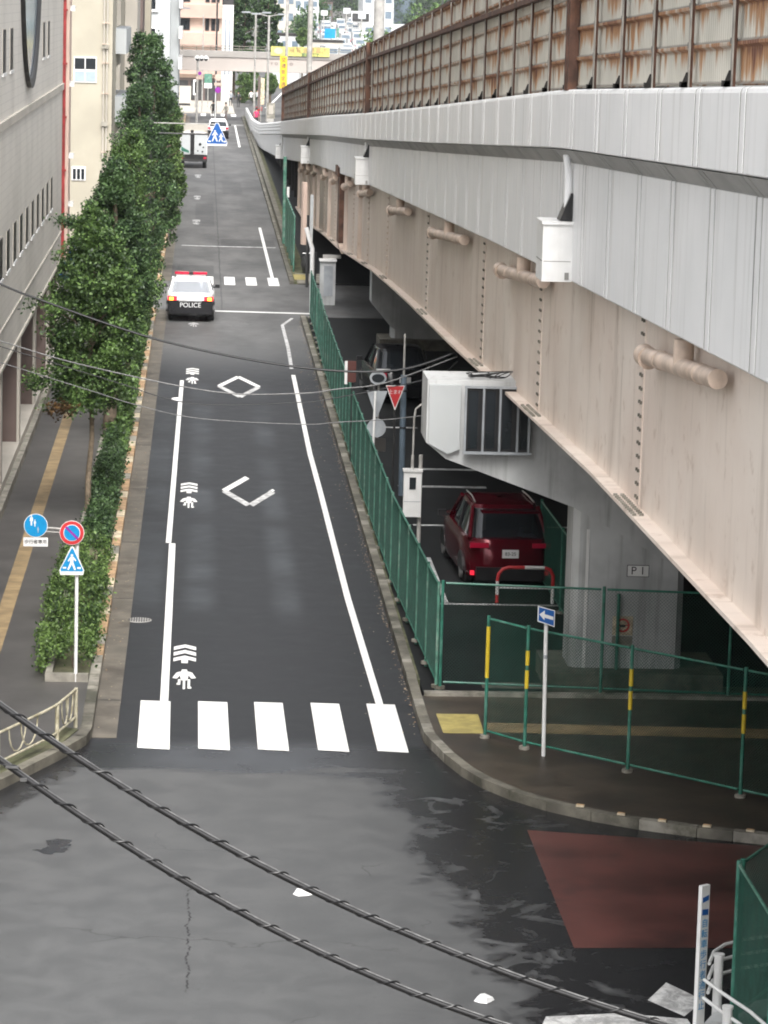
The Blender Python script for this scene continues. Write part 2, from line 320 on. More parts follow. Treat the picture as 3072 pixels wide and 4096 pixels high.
# ------------------------------------------------------------------ mesh helpers
ORG = {}
class MB:
    def __init__(s): s.v = []; s.f = []; s.mi = []; s.uv = {}; s.mats = []
    def mid(s, m):
        if m not in s.mats: s.mats.append(m)
        return s.mats.index(m)
    def add(s, vs, fs, m='white', uvs=None):
        o = len(s.v); s.v += [tuple(p) for p in vs]; k = s.mid(m)
        for i, f in enumerate(fs):
            s.f.append(tuple(a+o for a in f)); s.mi.append(k)
            if uvs: s.uv[len(s.f)-1] = uvs[i]
        return s
    def box(s, x0, x1, y0, y1, z0, z1, m='white'):
        vs = [(x0,y0,z0),(x1,y0,z0),(x1,y1,z0),(x0,y1,z0),(x0,y0,z1),(x1,y0,z1),(x1,y1,z1),(x0,y1,z1)]
        return s.add(vs, [(0,3,2,1),(4,5,6,7),(0,1,5,4),(1,2,6,5),(2,3,7,6),(3,0,4,7)], m)
    def obox(s, c, size, rz=0, m='white', rx=0):
        M = Matrix.Translation(c) @ Matrix.Rotation(rz, 4, 'Z') @ Matrix.Rotation(rx, 4, 'X')
        hx, hy, hz = (a/2 for a in size)
        vs = [M @ Vector((a*hx, b*hy, d*hz)) for d in (-1, 1) for a, b in ((-1,-1),(1,-1),(1,1),(-1,1))]
        return s.add(vs, [(0,3,2,1),(4,5,6,7),(0,1,5,4),(1,2,6,5),(2,3,7,6),(3,0,4,7)], m)
    def tube(s, pts, r, m='white', n=8, cap=True):
        pts = [Vector(p) for p in pts]; rs = r if isinstance(r, (list, tuple)) else [r]*len(pts)
        rings = []; up = None
        for i, p in enumerate(pts):
            d = (pts[min(i+1, len(pts)-1)] - pts[max(i-1, 0)]).normalized()
            if up is None: up = Vector((0,0,1)) if abs(d.z) < .9 else Vector((1,0,0))
            a = d.cross(up).normalized(); b = a.cross(d).normalized(); up = b
            rings.append([p + (a*math.cos(2*math.pi*k/n) + b*math.sin(2*math.pi*k/n))*rs[i] for k in range(n)])
        return s.loft(rings, m, cap)
    def loft(s, rings, m='white', cap=True, closed=True, mf=None):
        n = len(rings[0]); vs = [p for r in rings for p in r]; fs = []; ms = []
        for i in range(len(rings)-1):
            for k in range(n if closed else n-1):
                k2 = (k+1) % n
                fs.append((i*n+k, i*n+k2, (i+1)*n+k2, (i+1)*n+k)); ms.append(mf(i, k) if mf else m)
        if cap and closed:
            fs.append(tuple(range(n))[::-1]); ms.append(mf(0, 0) if mf else m)
            fs.append(tuple((len(rings)-1)*n+k for k in range(n))); ms.append(mf(len(rings)-2, 0) if mf else m)
        o = len(s.v); s.v += [tuple(p) for p in vs]
        for f, mm in zip(fs, ms): s.f.append(tuple(a+o for a in f)); s.mi.append(s.mid(mm))
        return s
    def cyl(s, c, r, z0, z1, m='white', n=14, r2=None):
        r2 = r if r2 is None else r2
        return s.loft([[(c[0]+rr*math.cos(2*math.pi*k/n), c[1]+rr*math.sin(2*math.pi*k/n), z) for k in range(n)] for rr, z in ((r, z0), (r2, z1))], m)
    def disc(s, c, r, y0, y1, m='white', n=24, ry=None):      # a flat disc facing -Y
        ry = ry or r
        return s.loft([[(c[0]+r*math.cos(2*math.pi*k/n), y, c[1]+ry*math.sin(2*math.pi*k/n)) for k in range(n)] for y in (y0, y1)], m)
    def sheet(s, pts, z, m, t=0):                               # horizontal polygon, anticlockwise
        if t == 0: return s.add([(x, y, z) for x, y in pts], [tuple(range(len(pts)))], m)
        n = len(pts)
        return s.loft([[(x, y, z-t) for x, y in pts], [(x, y, z) for x, y in pts]], m)
    def plate(s, pts, y, t, m):                                 # polygon in X-Z facing -Y
        return s.loft([[(x, yy, z) for x, z in pts] for yy in (y, y+t)], m)
    def build(s, name, parent=None, smooth=None, loc=None, kind=None):
        me = bpy.data.meshes.new(name)
        o = Vector(ORG.get(parent.name if parent else None, (0,0,0)))
        if loc is not None and parent is None: o = Vector(loc)
        me.from_pydata([tuple(Vector(p)-o) for p in s.v], [], s.f)
        for m in s.mats: me.materials.append(M_[m])
        me.polygons.foreach_set('material_index', s.mi)
        if s.uv:
            ul = me.uv_layers.new(name='UVMap')
            for fi, uvs in s.uv.items():
                for li, q in zip(me.polygons[fi].loop_indices, uvs): ul.data[li].uv = q
        me.update()
        if smooth:
            me.shade_smooth(); me.set_sharp_from_angle(angle=R(smooth))
        ob = bpy.data.objects.new(name, me); col.objects.link(ob)
        if parent: ob.parent = parent
        elif loc is not None: ob.location = loc
        if parent: ORG[ob.name] = tuple(o)
        else: ORG[ob.name] = tuple(o)
        if kind: ob['kind'] = kind
        return ob

def tag(o, label, cat, group=None):
    o['label'] = label; o['category'] = cat
    if group: o['group'] = group
    return o
def thing(name, label, cat, loc, group=None, local=False):
    o = bpy.data.objects.new(name, None); col.objects.link(o); o.location = loc
    o.empty_display_size = .3
    ORG[o.name] = (0,0,0) if local else tuple(loc)
    return tag(o, label, cat, group)
def text(s, size, m, parent, M, ext=.002, name='lettering'):
    cu = bpy.data.curves.new('t', 'FONT'); cu.body = s; cu.size = size; cu.extrude = ext; cu.align_x = 'CENTER'; cu.align_y = 'CENTER'
    to = bpy.data.objects.new('t', cu); col.objects.link(to)
    dg = bpy.context.evaluated_depsgraph_get(); me = bpy.data.meshes.new_from_object(to.evaluated_get(dg))
    bpy.data.objects.remove(to); me.name = name
    me.transform(M)
    o = Vector(ORG.get(parent.name, (0,0,0))); me.transform(Matrix.Translation(-o))
    me.materials.clear(); me.materials.append(M_[m])
    ob = bpy.data.objects.new(name, me); col.objects.link(ob); ob.parent = parent; ORG[ob.name] = tuple(o)
    return ob
def facing(x, y, z, rz=0, bold=1):      # text matrix: upright, read from -Y
    return Matrix.Translation((x, y, z)) @ Matrix.Rotation(rz, 4, 'Z') @ Matrix.Rotation(R(90), 4, 'X')
def flat_on_road(x, y, z): return Matrix.Translation((x, y, z))
def copytree(o, parent=None):
    c = o.copy(); col.objects.link(c)
    if parent: c.parent = parent
    for ch in [q for q in bpy.data.objects if q.parent == o]: copytree(ch, c)
    return c
def interp(t, x):
    if x <= t[0][0]: return t[0][1] + (x-t[0][0])*(t[1][1]-t[0][1])/(t[1][0]-t[0][0])
    for (a, b), (c, d) in zip(t, t[1:]):
        if x <= c: return b + (d-b)*(x-a)/(c-a)
    return t[-1][1]

# ================================================================== SETTING: ground, street, kerbs, markings
MB().sheet([(-400,-60),(400,-60),(400,3000),(-400,3000)], -.06, 'dirt').build('ground', kind='structure')
KR = [(3.78,310),(3.78,131.2)]                                      # right kerb beyond the driveway
CURVE = [(3.78,54),(3.78,51.1),(3.80,49.8),(3.88,49.2),(4.02,48.35),(4.22,47.5),(4.48,46.75),(4.85,46.05),(5.35,45.4),(5.95,44.85),(6.6,44.4),(7.4,44.0),(8.4,43.62),(10,43.2),(20,42.2)]
road = MB()
road.sheet([(-1.22,49.7),(3.78,49.7),(3.78,119.0),(3.78,310),(-1.22,310)], 0, 'asphalt')
road.sheet([(-9,20),(20,20),(20,43.0),(8.4,43.62),(5.9,45),(4.5,46.8),(4.0,48.5),(3.78,49.7),(-1.22,49.7),(-1.62,49.7),(-2.2,48.1),(-3.0,46.2),(-5,42.6),(-9,36)], 0, 'asphalt')
road.sheet([(3.78,117.4),(20,117.4),(20,131.2),(3.78,131.2)], 0, 'asphalt')
road.sheet([(-30,119.5),(-1.22,119.5),(-1.22,131.5),(-30,131.5)], 0.001, 'asphalt')
road.sheet([(-40,310),(-1.22,310),(3.78,310),(60,310),(60,900),(-40,900)], 0, 'asphalt')
road = road.build('road', kind='structure')

def stripes(xs, y0, y1, wd):
    for x in xs:
        MB().sheet([(x,y0),(x+wd,y0),(x+wd,y1),(x,y1)], .006, 'paint').build('crosswalk_stripe', road)
for x, x2 in ((-.87,-.35),(.11,.62),(1.07,1.57),(2.04,2.54),(3.0,3.5)):
    MB().sheet([(x,49.04),(x2,48.95),(x2-.02,52.4),(x-.01,52.45)], .006, 'paint').build('crosswalk_stripe', road)
stripes((-.8,.12,1.03,1.94,2.88), 130.2, 133.9, .45)
stripes((-.2,.8,1.8,2.8), 311, 317, .5)
stripes((4.0,5.2), 309, 312, .9)
def line(pts, wd, m='paint', z=.004, name='edge_line'):
    b = MB()
    for (xa, ya), (xb, yb) in zip(pts, pts[1:]):
        d = Vector((xb-xa, yb-ya)).normalized(); q = (-d.y*wd/2, d.x*wd/2)
        b.sheet([(xa-q[0],ya-q[1]),(xb-q[0],yb-q[1]),(xb+q[0],yb+q[1]),(xa+q[0],ya+q[1])], z, m)
        z += .0004
    return b.build(name, road)
line([(-.48,52.4),(-.50,68)], .14); line([(-.585,68.05),(-.50,97.4)], .12)
line([(3.22,52.3),(3.10,62),(3.04,75.8),(3.0,82),(3.04,99.4)], .13)
line([(3.03,101),(3.08,107),(3.06,114.6),(3.5,117.2)], .12, 'worn')
line([(3.1,134.0),(3.06,163)], .14); line([(2.95,249),(2.98,290)], .16)
line([(2.3,290.5),(4.0,291)], .5)
line([(.56,119.3),(4.3,119.0)], .38, name='stop_line')
line([(-.9,150.4),(.5,150.2),(3.6,150.2)], .35, 'worn', name='stop_line')
line([(6.1,330),(7.3,345),(8.0,358),(10.4,402)], .28)
def diamond(cx, cy, hw, hl, keep):
    for k, (ok) in enumerate(keep):
        P = [(cx-hw,cy),(cx,cy+hl),(cx+hw,cy),(cx,cy-hl)]
        a = P[k]; b_ = P[(k+1)%4]
        if ok:
            t0, t1 = ok
            A = (a[0]+(b_[0]-a[0])*t0, a[1]+(b_[1]-a[1])*t0); B = (a[0]+(b_[0]-a[0])*t1, a[1]+(b_[1]-a[1])*t1)
            d = Vector((B[0]-A[0], (B[1]-A[1])/3.6)).normalized(); q = (-d.y*.075, d.x*.075*3.6)
            MB().sheet([(A[0]-q[0],A[1]-q[1]),(B[0]-q[0],B[1]-q[1]),(B[0]+q[0],B[1]+q[1]),(A[0]+q[0],A[1]+q[1])], .005+.0005*k, 'worn' if k > 1 else 'paint').build('diamond_marking', road)
diamond(1.28, 75.5, .60, 2.2, [(0,1),(.9,1),(0,.95),(.05,1)])
diamond(1.27, 96.1, .62, 2.5, [(0,1),(0,1),(0,1),(0,1)])
def sharrow(cx, y0, k=1.0, m='paint'):
    b = MB(); zz = .005; hw = .205
    def Q(p):
        nonlocal zz
        b.sheet([(cx+a, y0+h*k) for a, h in p], zz, m); zz += .0004
    for i in range(3):                                         # three chevrons
        y = 3.30-i*.50
        Q([(-hw,y),(0,y+.24),(0,y+.52),(-hw,y+.30)]); Q([(0,y+.24),(hw,y),(hw,y+.30),(0,y+.52)])
    Q([(-.06,2.16),(.06,2.16),(.06,2.60),(-.06,2.60)])
    Q([(-.055,.72),(.055,.72),(.075,1.1),(.045,1.62),(-.045,1.62),(-.075,1.1)])     # cyclist seen from the front
    for sg in (-1, 1):
        p = [(sg*.06,1.45),(sg*.07,1.15),(sg*.13,.86),(sg*.21,.90),(sg*.14,1.35)]
        Q(p[::-1] if sg > 0 else p)
        q0 = .05 if sg > 0 else .36
        Q([(sg*.085-.022,q0),(sg*.085+.022,q0),(sg*.085+.022,.80),(sg*.085-.022,.80)])
        p = [(sg*.085,q0),(sg*.13,q0),(sg*.13,q0+.14),(sg*.085,q0+.18)]; Q(p if sg > 0 else p[::-1])
    Q([(-.02,0),(.02,0),(.02,.72),(-.02,.72)])
    return b.build('bicycle_marking', road)
sharrow(-.15, 53.35); sharrow(-.17, 72.8, 1.03); sharrow(-.18, 96.5, 1.1)
sharrow(-.2, 113.3, m='worn')
for y in (166, 186, 208): sharrow(-.24, y-2, m='worn')
# white painted patches at the near edge of the junction and two iron covers
MB().sheet([(3.9,34.2),(6.1,34.5),(6.0,35.75),(5.2,35.95),(4.3,35.8)], .005, 'worn').build('paint_patch', road)
MB().sheet([(5.62,36.45),(5.98,35.85),(6.32,36.45),(5.95,37.15)], .005, 'worn').build('paint_patch', road)
MB().sheet([(4.94,44.3),(4.96,38.55),(9.5,38.7),(9.5,43.3)], .004, 'redpave').build('red_paving', road)
def cover(x, y, r, label, z=.006):
    b = MB(); n = 28
    b.sheet([(x+r*math.cos(2*math.pi*k/n), y+r*math.sin(2*math.pi*k/n)) for k in range(n)], z+.004, 'galv', .01)
    for i in range(-4, 5):
        hl = math.sqrt(max(0, (r*.85)**2-(i*r*.2)**2)); b.box(x+i*r*.2-.012, x+i*r*.2+.012, y-hl, y+hl, z+.005, z+.013, 'darksteel')
    o = b.build('manhole_cover', loc=(x,y,z)); tag(o, label, 'manhole cover')
cover(-1.05, 59.4, .24, 'round iron manhole cover in the concrete gutter beside the bushes')

# pavement on the left, gutter, planter bed
gb = MB()
gb.sheet([(-1.22,49.7),(-1.22,119.5),(-1.62,119.5),(-1.62,49.7)], .012, 'gutter', .05)
gb.sheet([(-1.22,131.5),(-1.22,310),(-1.62,310),(-1.62,131.5)], .012, 'gutter', .05)
for y in (52.4, 61.5, 68, 75.5, 83, 90, 99): gb.box(-1.61, -1.23, y, y+.03, .008, .0155, 'black')
gb.build('gutter', kind='structure')
sw = MB()
sw.sheet([(-4.4,49.0),(-3.0,46.2),(-2.2,48.1),(-1.80,49.75),(-1.80,119.5),(-4.4,119.5)], .12, 'pave', .2)
sw.sheet([(-12,119.5),(-12,42),(-5,42.6),(-3.0,46.2),(-4.4,49),(-4.4,119.5)], .119, 'pave', .2)
sw.sheet([(-4.4,131.5),(-1.80,131.5),(-1.80,310),(-4.4,310)], .12, 'pave', .2)
sw.sheet([(-60,310),(3.2,318),(3.2,362),(-60,362)], .10, 'beigew', .2)
sw.build('pavement', kind='structure')
tb = MB(); y = 47.5
while y < 118:
    tb.sheet([(-3.77,y),(-3.48,y),(-3.48,y+.29),(-3.77,y+.29)], .126, 'tact'); y += .3
tb.build('tactile_strip', kind='structure')
kb = MB(); y = 49.75; i = 0
while y < 310:
    if not 118.9 < y < 131:
        l = .92
        m = 'kerb' if y < 54 else ('orange' if i % 3 != 1 else 'cream')
        if random.random() < .15: m = 'kerbl'
        kb.box(-1.80, -1.62, y, y+l, -.02, .17 + random.uniform(-.006,.006), m)
    y += .94; i += 1
for (xa, ya), (xb, yb) in zip([(-1.71,49.75),(-1.78,49.2),(-2.15,48.2),(-2.95,46.3),(-5,42.6)], [(-1.78,49.2),(-2.15,48.2),(-2.95,46.3),(-5,42.6),(-9,36)]):
    d = Vector((xb-xa, yb-ya)); kb.obox(((xa+xb)/2,(ya+yb)/2,.07), (.18, d.length+.04, .18), math.atan2(-d.x, d.y), 'kerb')
kb.build('kerb', kind='structure')
pl = MB()
for a, b_ in ((53.3,118.5),(132,300)):
    pl.box(-2.56,-2.44,a,b_,.1,.26,'kerbl'); pl.box(-2.44,-1.81,a,a+.12,.1,.262,'kerbl'); pl.box(-2.43,-1.81,a+.12,b_,.1,.18,'moss')
pl.build('planting_bed', kind='structure')

# right-hand side: kerbs, island pavement, lot under the road deck
rk = MB()
def kerbrun(pts, wd=.17, m='kerb', z0=-.02, z1=.15, step=.62):
    P = [Vector((a, b_, 0)) for a, b_ in pts]
    for p, q in zip(P, P[1:]):
        L = (q-p).length; n = max(1, round(L/step))
        for k in range(n):
            a = p.lerp(q, k/n); b_ = p.lerp(q, (k+1)/n); d = b_-a
            c = (a+b_)/2; nrm = Vector((d.y, -d.x, 0)).normalized()*(-wd/2)
            rk.obox((c.x+nrm.x, c.y+nrm.y, (z0+z1)/2+random.uniform(-.004,.004)), (wd, d.length-.012, z1-z0), math.atan2(-d.x, d.y), m if random.random() > .2 else 'kerbl')
kerbrun([(3.80,117.3),(3.79,100),(3.78,75),(3.79,54)])
kerbrun(CURVE)
kerbrun([(3.80,310),(3.78,131.3)])
rk.build('kerb', kind='structure')
dirt = MB()
dirt.sheet([(3.93,54),(4.02,54),(4.02,117.2),(3.93,117.2)], .10, 'moss', .15)
dirt.sheet([(3.93,131.4),(4.6,131.4),(4.6,310),(3.93,310)], .10, 'moss', .15)
dirt.build('verge', kind='structure')
isl = MB()
isl.sheet([(x+.02, y+.1) for x, y in CURVE[1:]] + [(20,52.6),(3.93,52.6)][::1], .13, 'brownpave', .15)
isl.build('island_pavement', kind='structure')
MB().sheet([(4.12,49.8),(4.79,49.8),(4.81,51.2),(4.1,51.2)], .136, 'tacty').sheet([(4.85,49.9),(20,49.3),(20,50.0),(4.85,50.6)], .135, 'tact').build('tactile_strip', kind='structure')
MB().sheet([(4.0,131.9),(4.5,131.9),(4.5,134.4),(4.0,134.4)], .136, 'tacty').sheet([(4.1,131.3),(5.4,131.3),(5.4,135),(4.1,135)], .13, 'kerbl', .1).build('tactile_strip', kind='structure')
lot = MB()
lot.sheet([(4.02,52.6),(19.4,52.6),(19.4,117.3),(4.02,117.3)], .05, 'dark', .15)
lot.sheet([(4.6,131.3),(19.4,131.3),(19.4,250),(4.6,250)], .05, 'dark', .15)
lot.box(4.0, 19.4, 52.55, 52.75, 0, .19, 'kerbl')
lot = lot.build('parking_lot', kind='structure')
for (a, b_, c, d) in ((4.3,7.3,61.2,61.36),(5.0,5.1,61.4,66.5),(7.45,7.55,61.4,66.5),(4.3,6.2,87,87.25),(5.0,7.2,76.3,76.6),(5.2,7.3,79.2,79.5),(5.0,10,70.6,70.8)):
    MB().sheet([(a,c),(b_,c),(b_,d),(a,d)], .056, 'worn').build('bay_line', lot)
MB().sheet([(5.1,53.6),(20,53.2),(20,53.7),(5.1,54.1)], .055, 'kerb').build('drain_strip', lot)
# amber reflectors on the curved kerb
for k, (x, y) in enumerate(((5.82,45.13),(6.38,44.68),(6.94,44.33),(7.56,44.06),(8.16,43.83))):
    b = MB().obox((x,y,.165), (.12,.08,.03), R(-20), 'cream'); b.obox((x,y,.182), (.11,.05,.012), R(-20), 'orange')
    o = b.build('kerb_reflector', loc=(x,y,.15)); tag(o, ['first','second','third','fourth','fifth'][k]+' amber reflector from the crossing along the curved island kerb', 'reflector', 'amber reflectors on the curved kerb')
# fallen leaves and grit along the right kerb and gutter
b = MB()
for _ in range(900):
    y_ = random.uniform(50, 116); x_ = 3.76-abs(random.gauss(0,.05)) if random.random() < .7 else random.choice((-1.35,-1.58))+random.gauss(0,.06)
    if random.random() < .15: x_ = random.uniform(2.9,3.7)
    a_ = random.uniform(0,3.14); r_ = random.uniform(.012,.028); c_, s_ = math.cos(a_)*r_, math.sin(a_)*r_
    z_ = .02+random.uniform(0,.004)
    b.add([(x_-c_,y_-s_,z_),(x_+s_*.6,y_-c_*.6,z_+.008),(x_+c_,y_+s_,z_),(x_-s_*.6,y_+c_*.6,z_+.006)],[(0,1,2,3)],'cream' if random.random() < .6 else 'orange')
b.build('fallen_leaves', kind='stuff')
# litter
def litter(x, y, label, s=1):
    b = MB(); pts = []
    n = 9
    for k in range(n):
        a = 2*math.pi*k/n; r = s*(.11+.05*random.random()); pts.append((x+r*math.cos(a)*1.5, y+r*math.sin(a)*1.7))
    rings = [[(px_, py_, .008) for px_, py_ in pts], [(x+(px_-x)*.8, y+(py_-y)*.8, .03+.03*random.random()) for px_, py_ in pts], [(x+(px_-x)*.35, y+(py_-y)*.35, .045+.03*random.random()) for px_, py_ in pts]]
    b.loft(rings, 'litter'); o = b.build('litter', loc=(x,y,0)); tag(o, label, 'litter')
litter(1.56, 40.9, 'crumpled white paper lying in the middle of the junction between the black cables', .7)
litter(3.61, 36.4, 'crumpled white scrap on the near wet edge of the junction', .6)
litter(-.62, 92.6, 'small white scrap beside the left edge line near the far diamond', .8)

# ================================================================== ELEVATED ROAD
ZT = [(-20,12.75),(27.7,11.32),(43.9,10.8),(70,9.64),(96.8,8.48),(129,7.16),(165,5.6),(201,4.03),(242,2.2),(265,1.63),(290,1.36),(320,1.2)]
ZL = [(-20,10.1),(28,8.6),(40.3,8.23),(55,7.76),(72.7,7.12),(104.7,5.96),(144,4.34),(208,1.3),(235,.5),(262,-.1),(320,-.3)]   # bottom of the lower cladding
ZG = [(-20,6.4),(28.5,6.0),(41.5,5.72),(54,5.27),(63,4.87),(81,4.27),(96.8,3.62),(120,2.4),(136.6,1.73),(160.6,.49),(178,.15)]
XO = [(0,0),(200,0),(215,-.12),(230,-.42),(242,-.70),(255,-.88),(268,-.97),(320,-1.0)]
zt = lambda y: interp(ZT, y); zl = lambda y: interp(ZL, y); zg = lambda y: interp(ZG, y); xo = lambda y: interp(XO, y)
fly = thing('elevated_road', 'grey white elevated road on tan steel girders, sloping down beside the street', 'elevated road', (5,50,0))
def seg(profile, y0, y1, mesh, m, step=6):
    n = max(1, int((y1-y0)/step)); rings = []
    for k in range(n+1):
        y = y0+(y1-y0)*k/n; rings.append([(x+xo(y), y, z) for x, z in profile(y)])
    mesh.loft(rings, m)
up = MB(); lo = MB(); so = MB(); bk = MB()
def prof_up(dx):
    return lambda y: [(5.26,zt(y)-.02),(5.05+dx,zt(y)),(5.012+dx,zt(y)-.02),(5.0+dx,zt(y)-.06),(5.0+dx,zt(y)-.80),(5.06+dx,zt(y)-.82),(5.26,zt(y)-.82)]
def prof_lo(dx):
    return lambda y: [(5.36,zt(y)-1.0),(5.2+dx,zt(y)-1.02),(5.2+dx,zl(y)+.03),(5.24+dx,zl(y)),(5.36,zl(y))]
def prof_so(dx):
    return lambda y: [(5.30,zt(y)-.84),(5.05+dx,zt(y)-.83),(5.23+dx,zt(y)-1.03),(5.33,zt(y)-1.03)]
y = -14.0; i = 0
while y < 200:
    a = 2.30 if y < 200 else 2.3
    for (y0, y1, dx, mm) in ((y, y+a, 0.0, 'clad'), (y+a, y+a+.075, .006, 'seam'), (y+a+.075, y+a+.29, -.003, 'clad'), (y+a+.29, y+a+.40, .006, 'seam')):
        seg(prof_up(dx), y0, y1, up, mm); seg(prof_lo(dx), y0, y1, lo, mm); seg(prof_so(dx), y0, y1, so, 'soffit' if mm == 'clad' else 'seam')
    y += a+.40; i += 1
yend = y
seg(lambda y: [(5.26,zt(y)-.02),(5.08,zt(y)),(5.03,zt(y)-.05),(5.0,zt(y)-.12),(5.02,zt(y)-.2),(4.99,zt(y)-.30),(5.02,zt(y)-.4),(4.99,zt(y)-.52),(5.02,zt(y)-.62),(5.0,zt(y)-.80),(5.26,zt(y)-.82)], yend+.02, 300, up, 'clad', 3)
seg(lambda y: [(5.36,zt(y)-.84),(5.12,zt(y)-.84),(5.14,zl(y)),(5.36,zl(y))], yend+.02, 300, lo, 'clad', 3)
seg(lambda y: [(5.42,zt(y)-.05),(5.262,zt(y)-.05),(5.262,zt(y)-.82),(5.335,zt(y)-1.05),(5.365,zl(y)+.03),(5.42,zl(y)+.03)], -14, 300, bk, 'darksteel')
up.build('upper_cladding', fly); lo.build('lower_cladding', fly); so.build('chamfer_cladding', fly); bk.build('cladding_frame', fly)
# deck and girders
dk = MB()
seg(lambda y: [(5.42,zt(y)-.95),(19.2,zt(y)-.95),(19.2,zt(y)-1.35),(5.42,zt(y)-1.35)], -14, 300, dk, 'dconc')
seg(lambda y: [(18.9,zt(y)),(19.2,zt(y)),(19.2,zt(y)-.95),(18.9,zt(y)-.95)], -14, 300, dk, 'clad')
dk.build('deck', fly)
dr = MB(); seg(lambda y: [(5.43,zt(y)-.94),(18.88,zt(y)-.94),(18.88,zt(y)-.945),(5.43,zt(y)-.945)], -14, 330, dr, 'asphalt'); dr.build('deck_surface', fly)
gd = MB()
seg(lambda y: [(5.50,zl(y)+.4),(5.50,zg(y)+.05),(5.30,zg(y)+.05),(5.30,zg(y)),(5.85,zg(y)),(5.85,zg(y)+.05),(5.56,zg(y)+.05),(5.56,zl(y)+.4)], -14, 177, gd, 'tan')
gd.build('girder', fly)
for gx in (9.5, 14, 18.5):
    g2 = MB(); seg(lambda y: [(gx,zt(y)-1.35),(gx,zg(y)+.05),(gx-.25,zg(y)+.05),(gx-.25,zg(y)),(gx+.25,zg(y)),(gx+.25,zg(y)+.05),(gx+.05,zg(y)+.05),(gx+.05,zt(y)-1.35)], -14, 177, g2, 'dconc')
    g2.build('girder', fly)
# bolted splices and stiffeners on the outer girder
for y in (24.5, 38.2, 49.9, 60.2, 75.3, 91.7, 102.4, 112.5, 128, 139.5):
    b = MB(); zb, zc = zg(y)+.08, zl(y)+.2
    b.box(5.488,5.5,y-.13,y+.13,zb,zc,'tan')
    z = zb+.08; 
    while z < zc:
        for dy in (-.07, .07):
            b.obox((5.476,y+dy,z), (.03,.038,.038), 0, 'kerb' if y < 80 else 'pipeb')
        z += .17
    for k in range(12):
        for dx in (5.33,5.42): b.obox((dx,y-.9+k*.16,zg(y-.9+k*.16)+.065), (.05,.05,.03), 0, 'kerbl')
    b.build('splice_plate', fly)
for y in (107, 117.5, 133, 146, 152, 160, 168, 175):
    b = MB(); b.box(5.36,5.5,y,y+.03,zg(y)+.05,zl(y)+.2,'tan'); b.build('stiffener', fly)
b = MB(); b.box(5.22,5.5,118.6,120.2,zg(119)+.3,zl(119)+.3,'rustpost'); b.box(5.12,5.5,118.2,120.5,zl(119)-.1,zl(119)+.25,'rustpost')
b.loft([[(5.22,118.6,zg(119)+.3),(5.5,118.6,zg(119)+.3),(5.5,120.2,zg(119)+.3),(5.22,120.2,zg(119)+.3)],[(5.3,117.6,zg(119)-.02),(5.5,117.6,zg(119)-.02),(5.5,121.2,zg(119)-.02),(5.3,121.2,zg(119)-.02)]], 'pipeb'); b.build('bracket', fly)
# drain pipes hung under the edge
def drain(y0, y1, r=.105):
    b = MB(); za, zb = zl(y0)-.26, zl(y1)-.46
    b.tube([(5.32,y0,za),(5.32,y1,zb)], r, 'pipeb', 16); 
    b.tube([(5.32,y1-.35,zb),(5.32,y1+.04,zb)], r*1.28, 'pipeb', 16)
    ym = y0+(y1-y0)*.45; b.tube([(5.33,ym,zl(ym)-.36),(5.33,ym,zl(ym)-.04)], r*1.1, 'pipeb', 14)
    for q in (.2,.75):
        yq = y0+(y1-y0)*q; zq = za+(zb-za)*q; b.tube([(5.32,yq-.03,zq),(5.32,yq+.03,zq)], r*1.08, 'pipeb', 16)
    b.build('drain_pipe', fly, smooth=40)
for y0, y1 in ((31.6,36.9),(48.2,55.2),(63,72),(80.5,88),(99,105),(112,117),(124,128),(134,138),(146,150),(156,159),(166,170)): drain(y0, y1)
# expansion joints: white boxes and down pipes on the cladding
for y in (43.9, 98.0, 152.5, 205):
    b = MB(); zz = zl(y)
    b.box(4.78,5.2,y-.35,y+.45,zz+.02,zz+.82,'white'); b.box(4.76,5.21,y-.38,y+.48,zz+.82,zz+.86,'white')
    b.box(4.775,4.78,y-.30,y+.40,zz+.30,zz+.315,'seam').box(4.80,5.18,y-.353,y-.35,zz+.30,zz+.31,'seam').box(5.10,5.16,y-.36,y-.35,zz+.05,zz+.15,'seam')
    b.build('joint_box', fly)
    b = MB(); b.tube([(5.10,y-.1,zt(y)-.9),(5.14,y-.1,zt(y)-1.25),(5.14,y-.1,zz+.9)], .055, 'clad', 10); b.build('down_pipe', fly, smooth=40)
    b = MB(); b.loft([[(5.02,y-.25,zz+.87),(5.19,y-.25,zz+.87),(5.19,y+.15,zz+.87),(5.02,y+.15,zz+.87)],[(5.17,y-.25,zz+1.25),(5.19,y-.25,zz+1.25),(5.19,y+.15,zz+1.25),(5.17,y+.15,zz+1.25)]], 'black'); b.build('shade_wedge', fly)  # solid black wedge stands in for the shaded opening at the joint pipe
# abutment beyond the last girder
ab = MB()
n = 12
seg(lambda y: [(5.75,zl(y)+.6),(5.75,-.05),(18.9,-.05),(18.9,zl(y)+.6)], 178, 262, ab, 'dconc', 8)
for k in range(14): ab.box(5.55+xo(182+k*6)*.4,5.75,182+k*6,182.5+k*6,-.02,zl(182+k*6)+.3,'dconc')
ab.build('abutment', fly)
bw = MB(); bw.box(19.6,19.9,-14,300,-.05,8.6,'dconc'); o = bw.build('boundary_wall', loc=(19.7,100,0)); tag(o, 'long dark concrete wall in the shade at the back of the parking lot', 'wall')

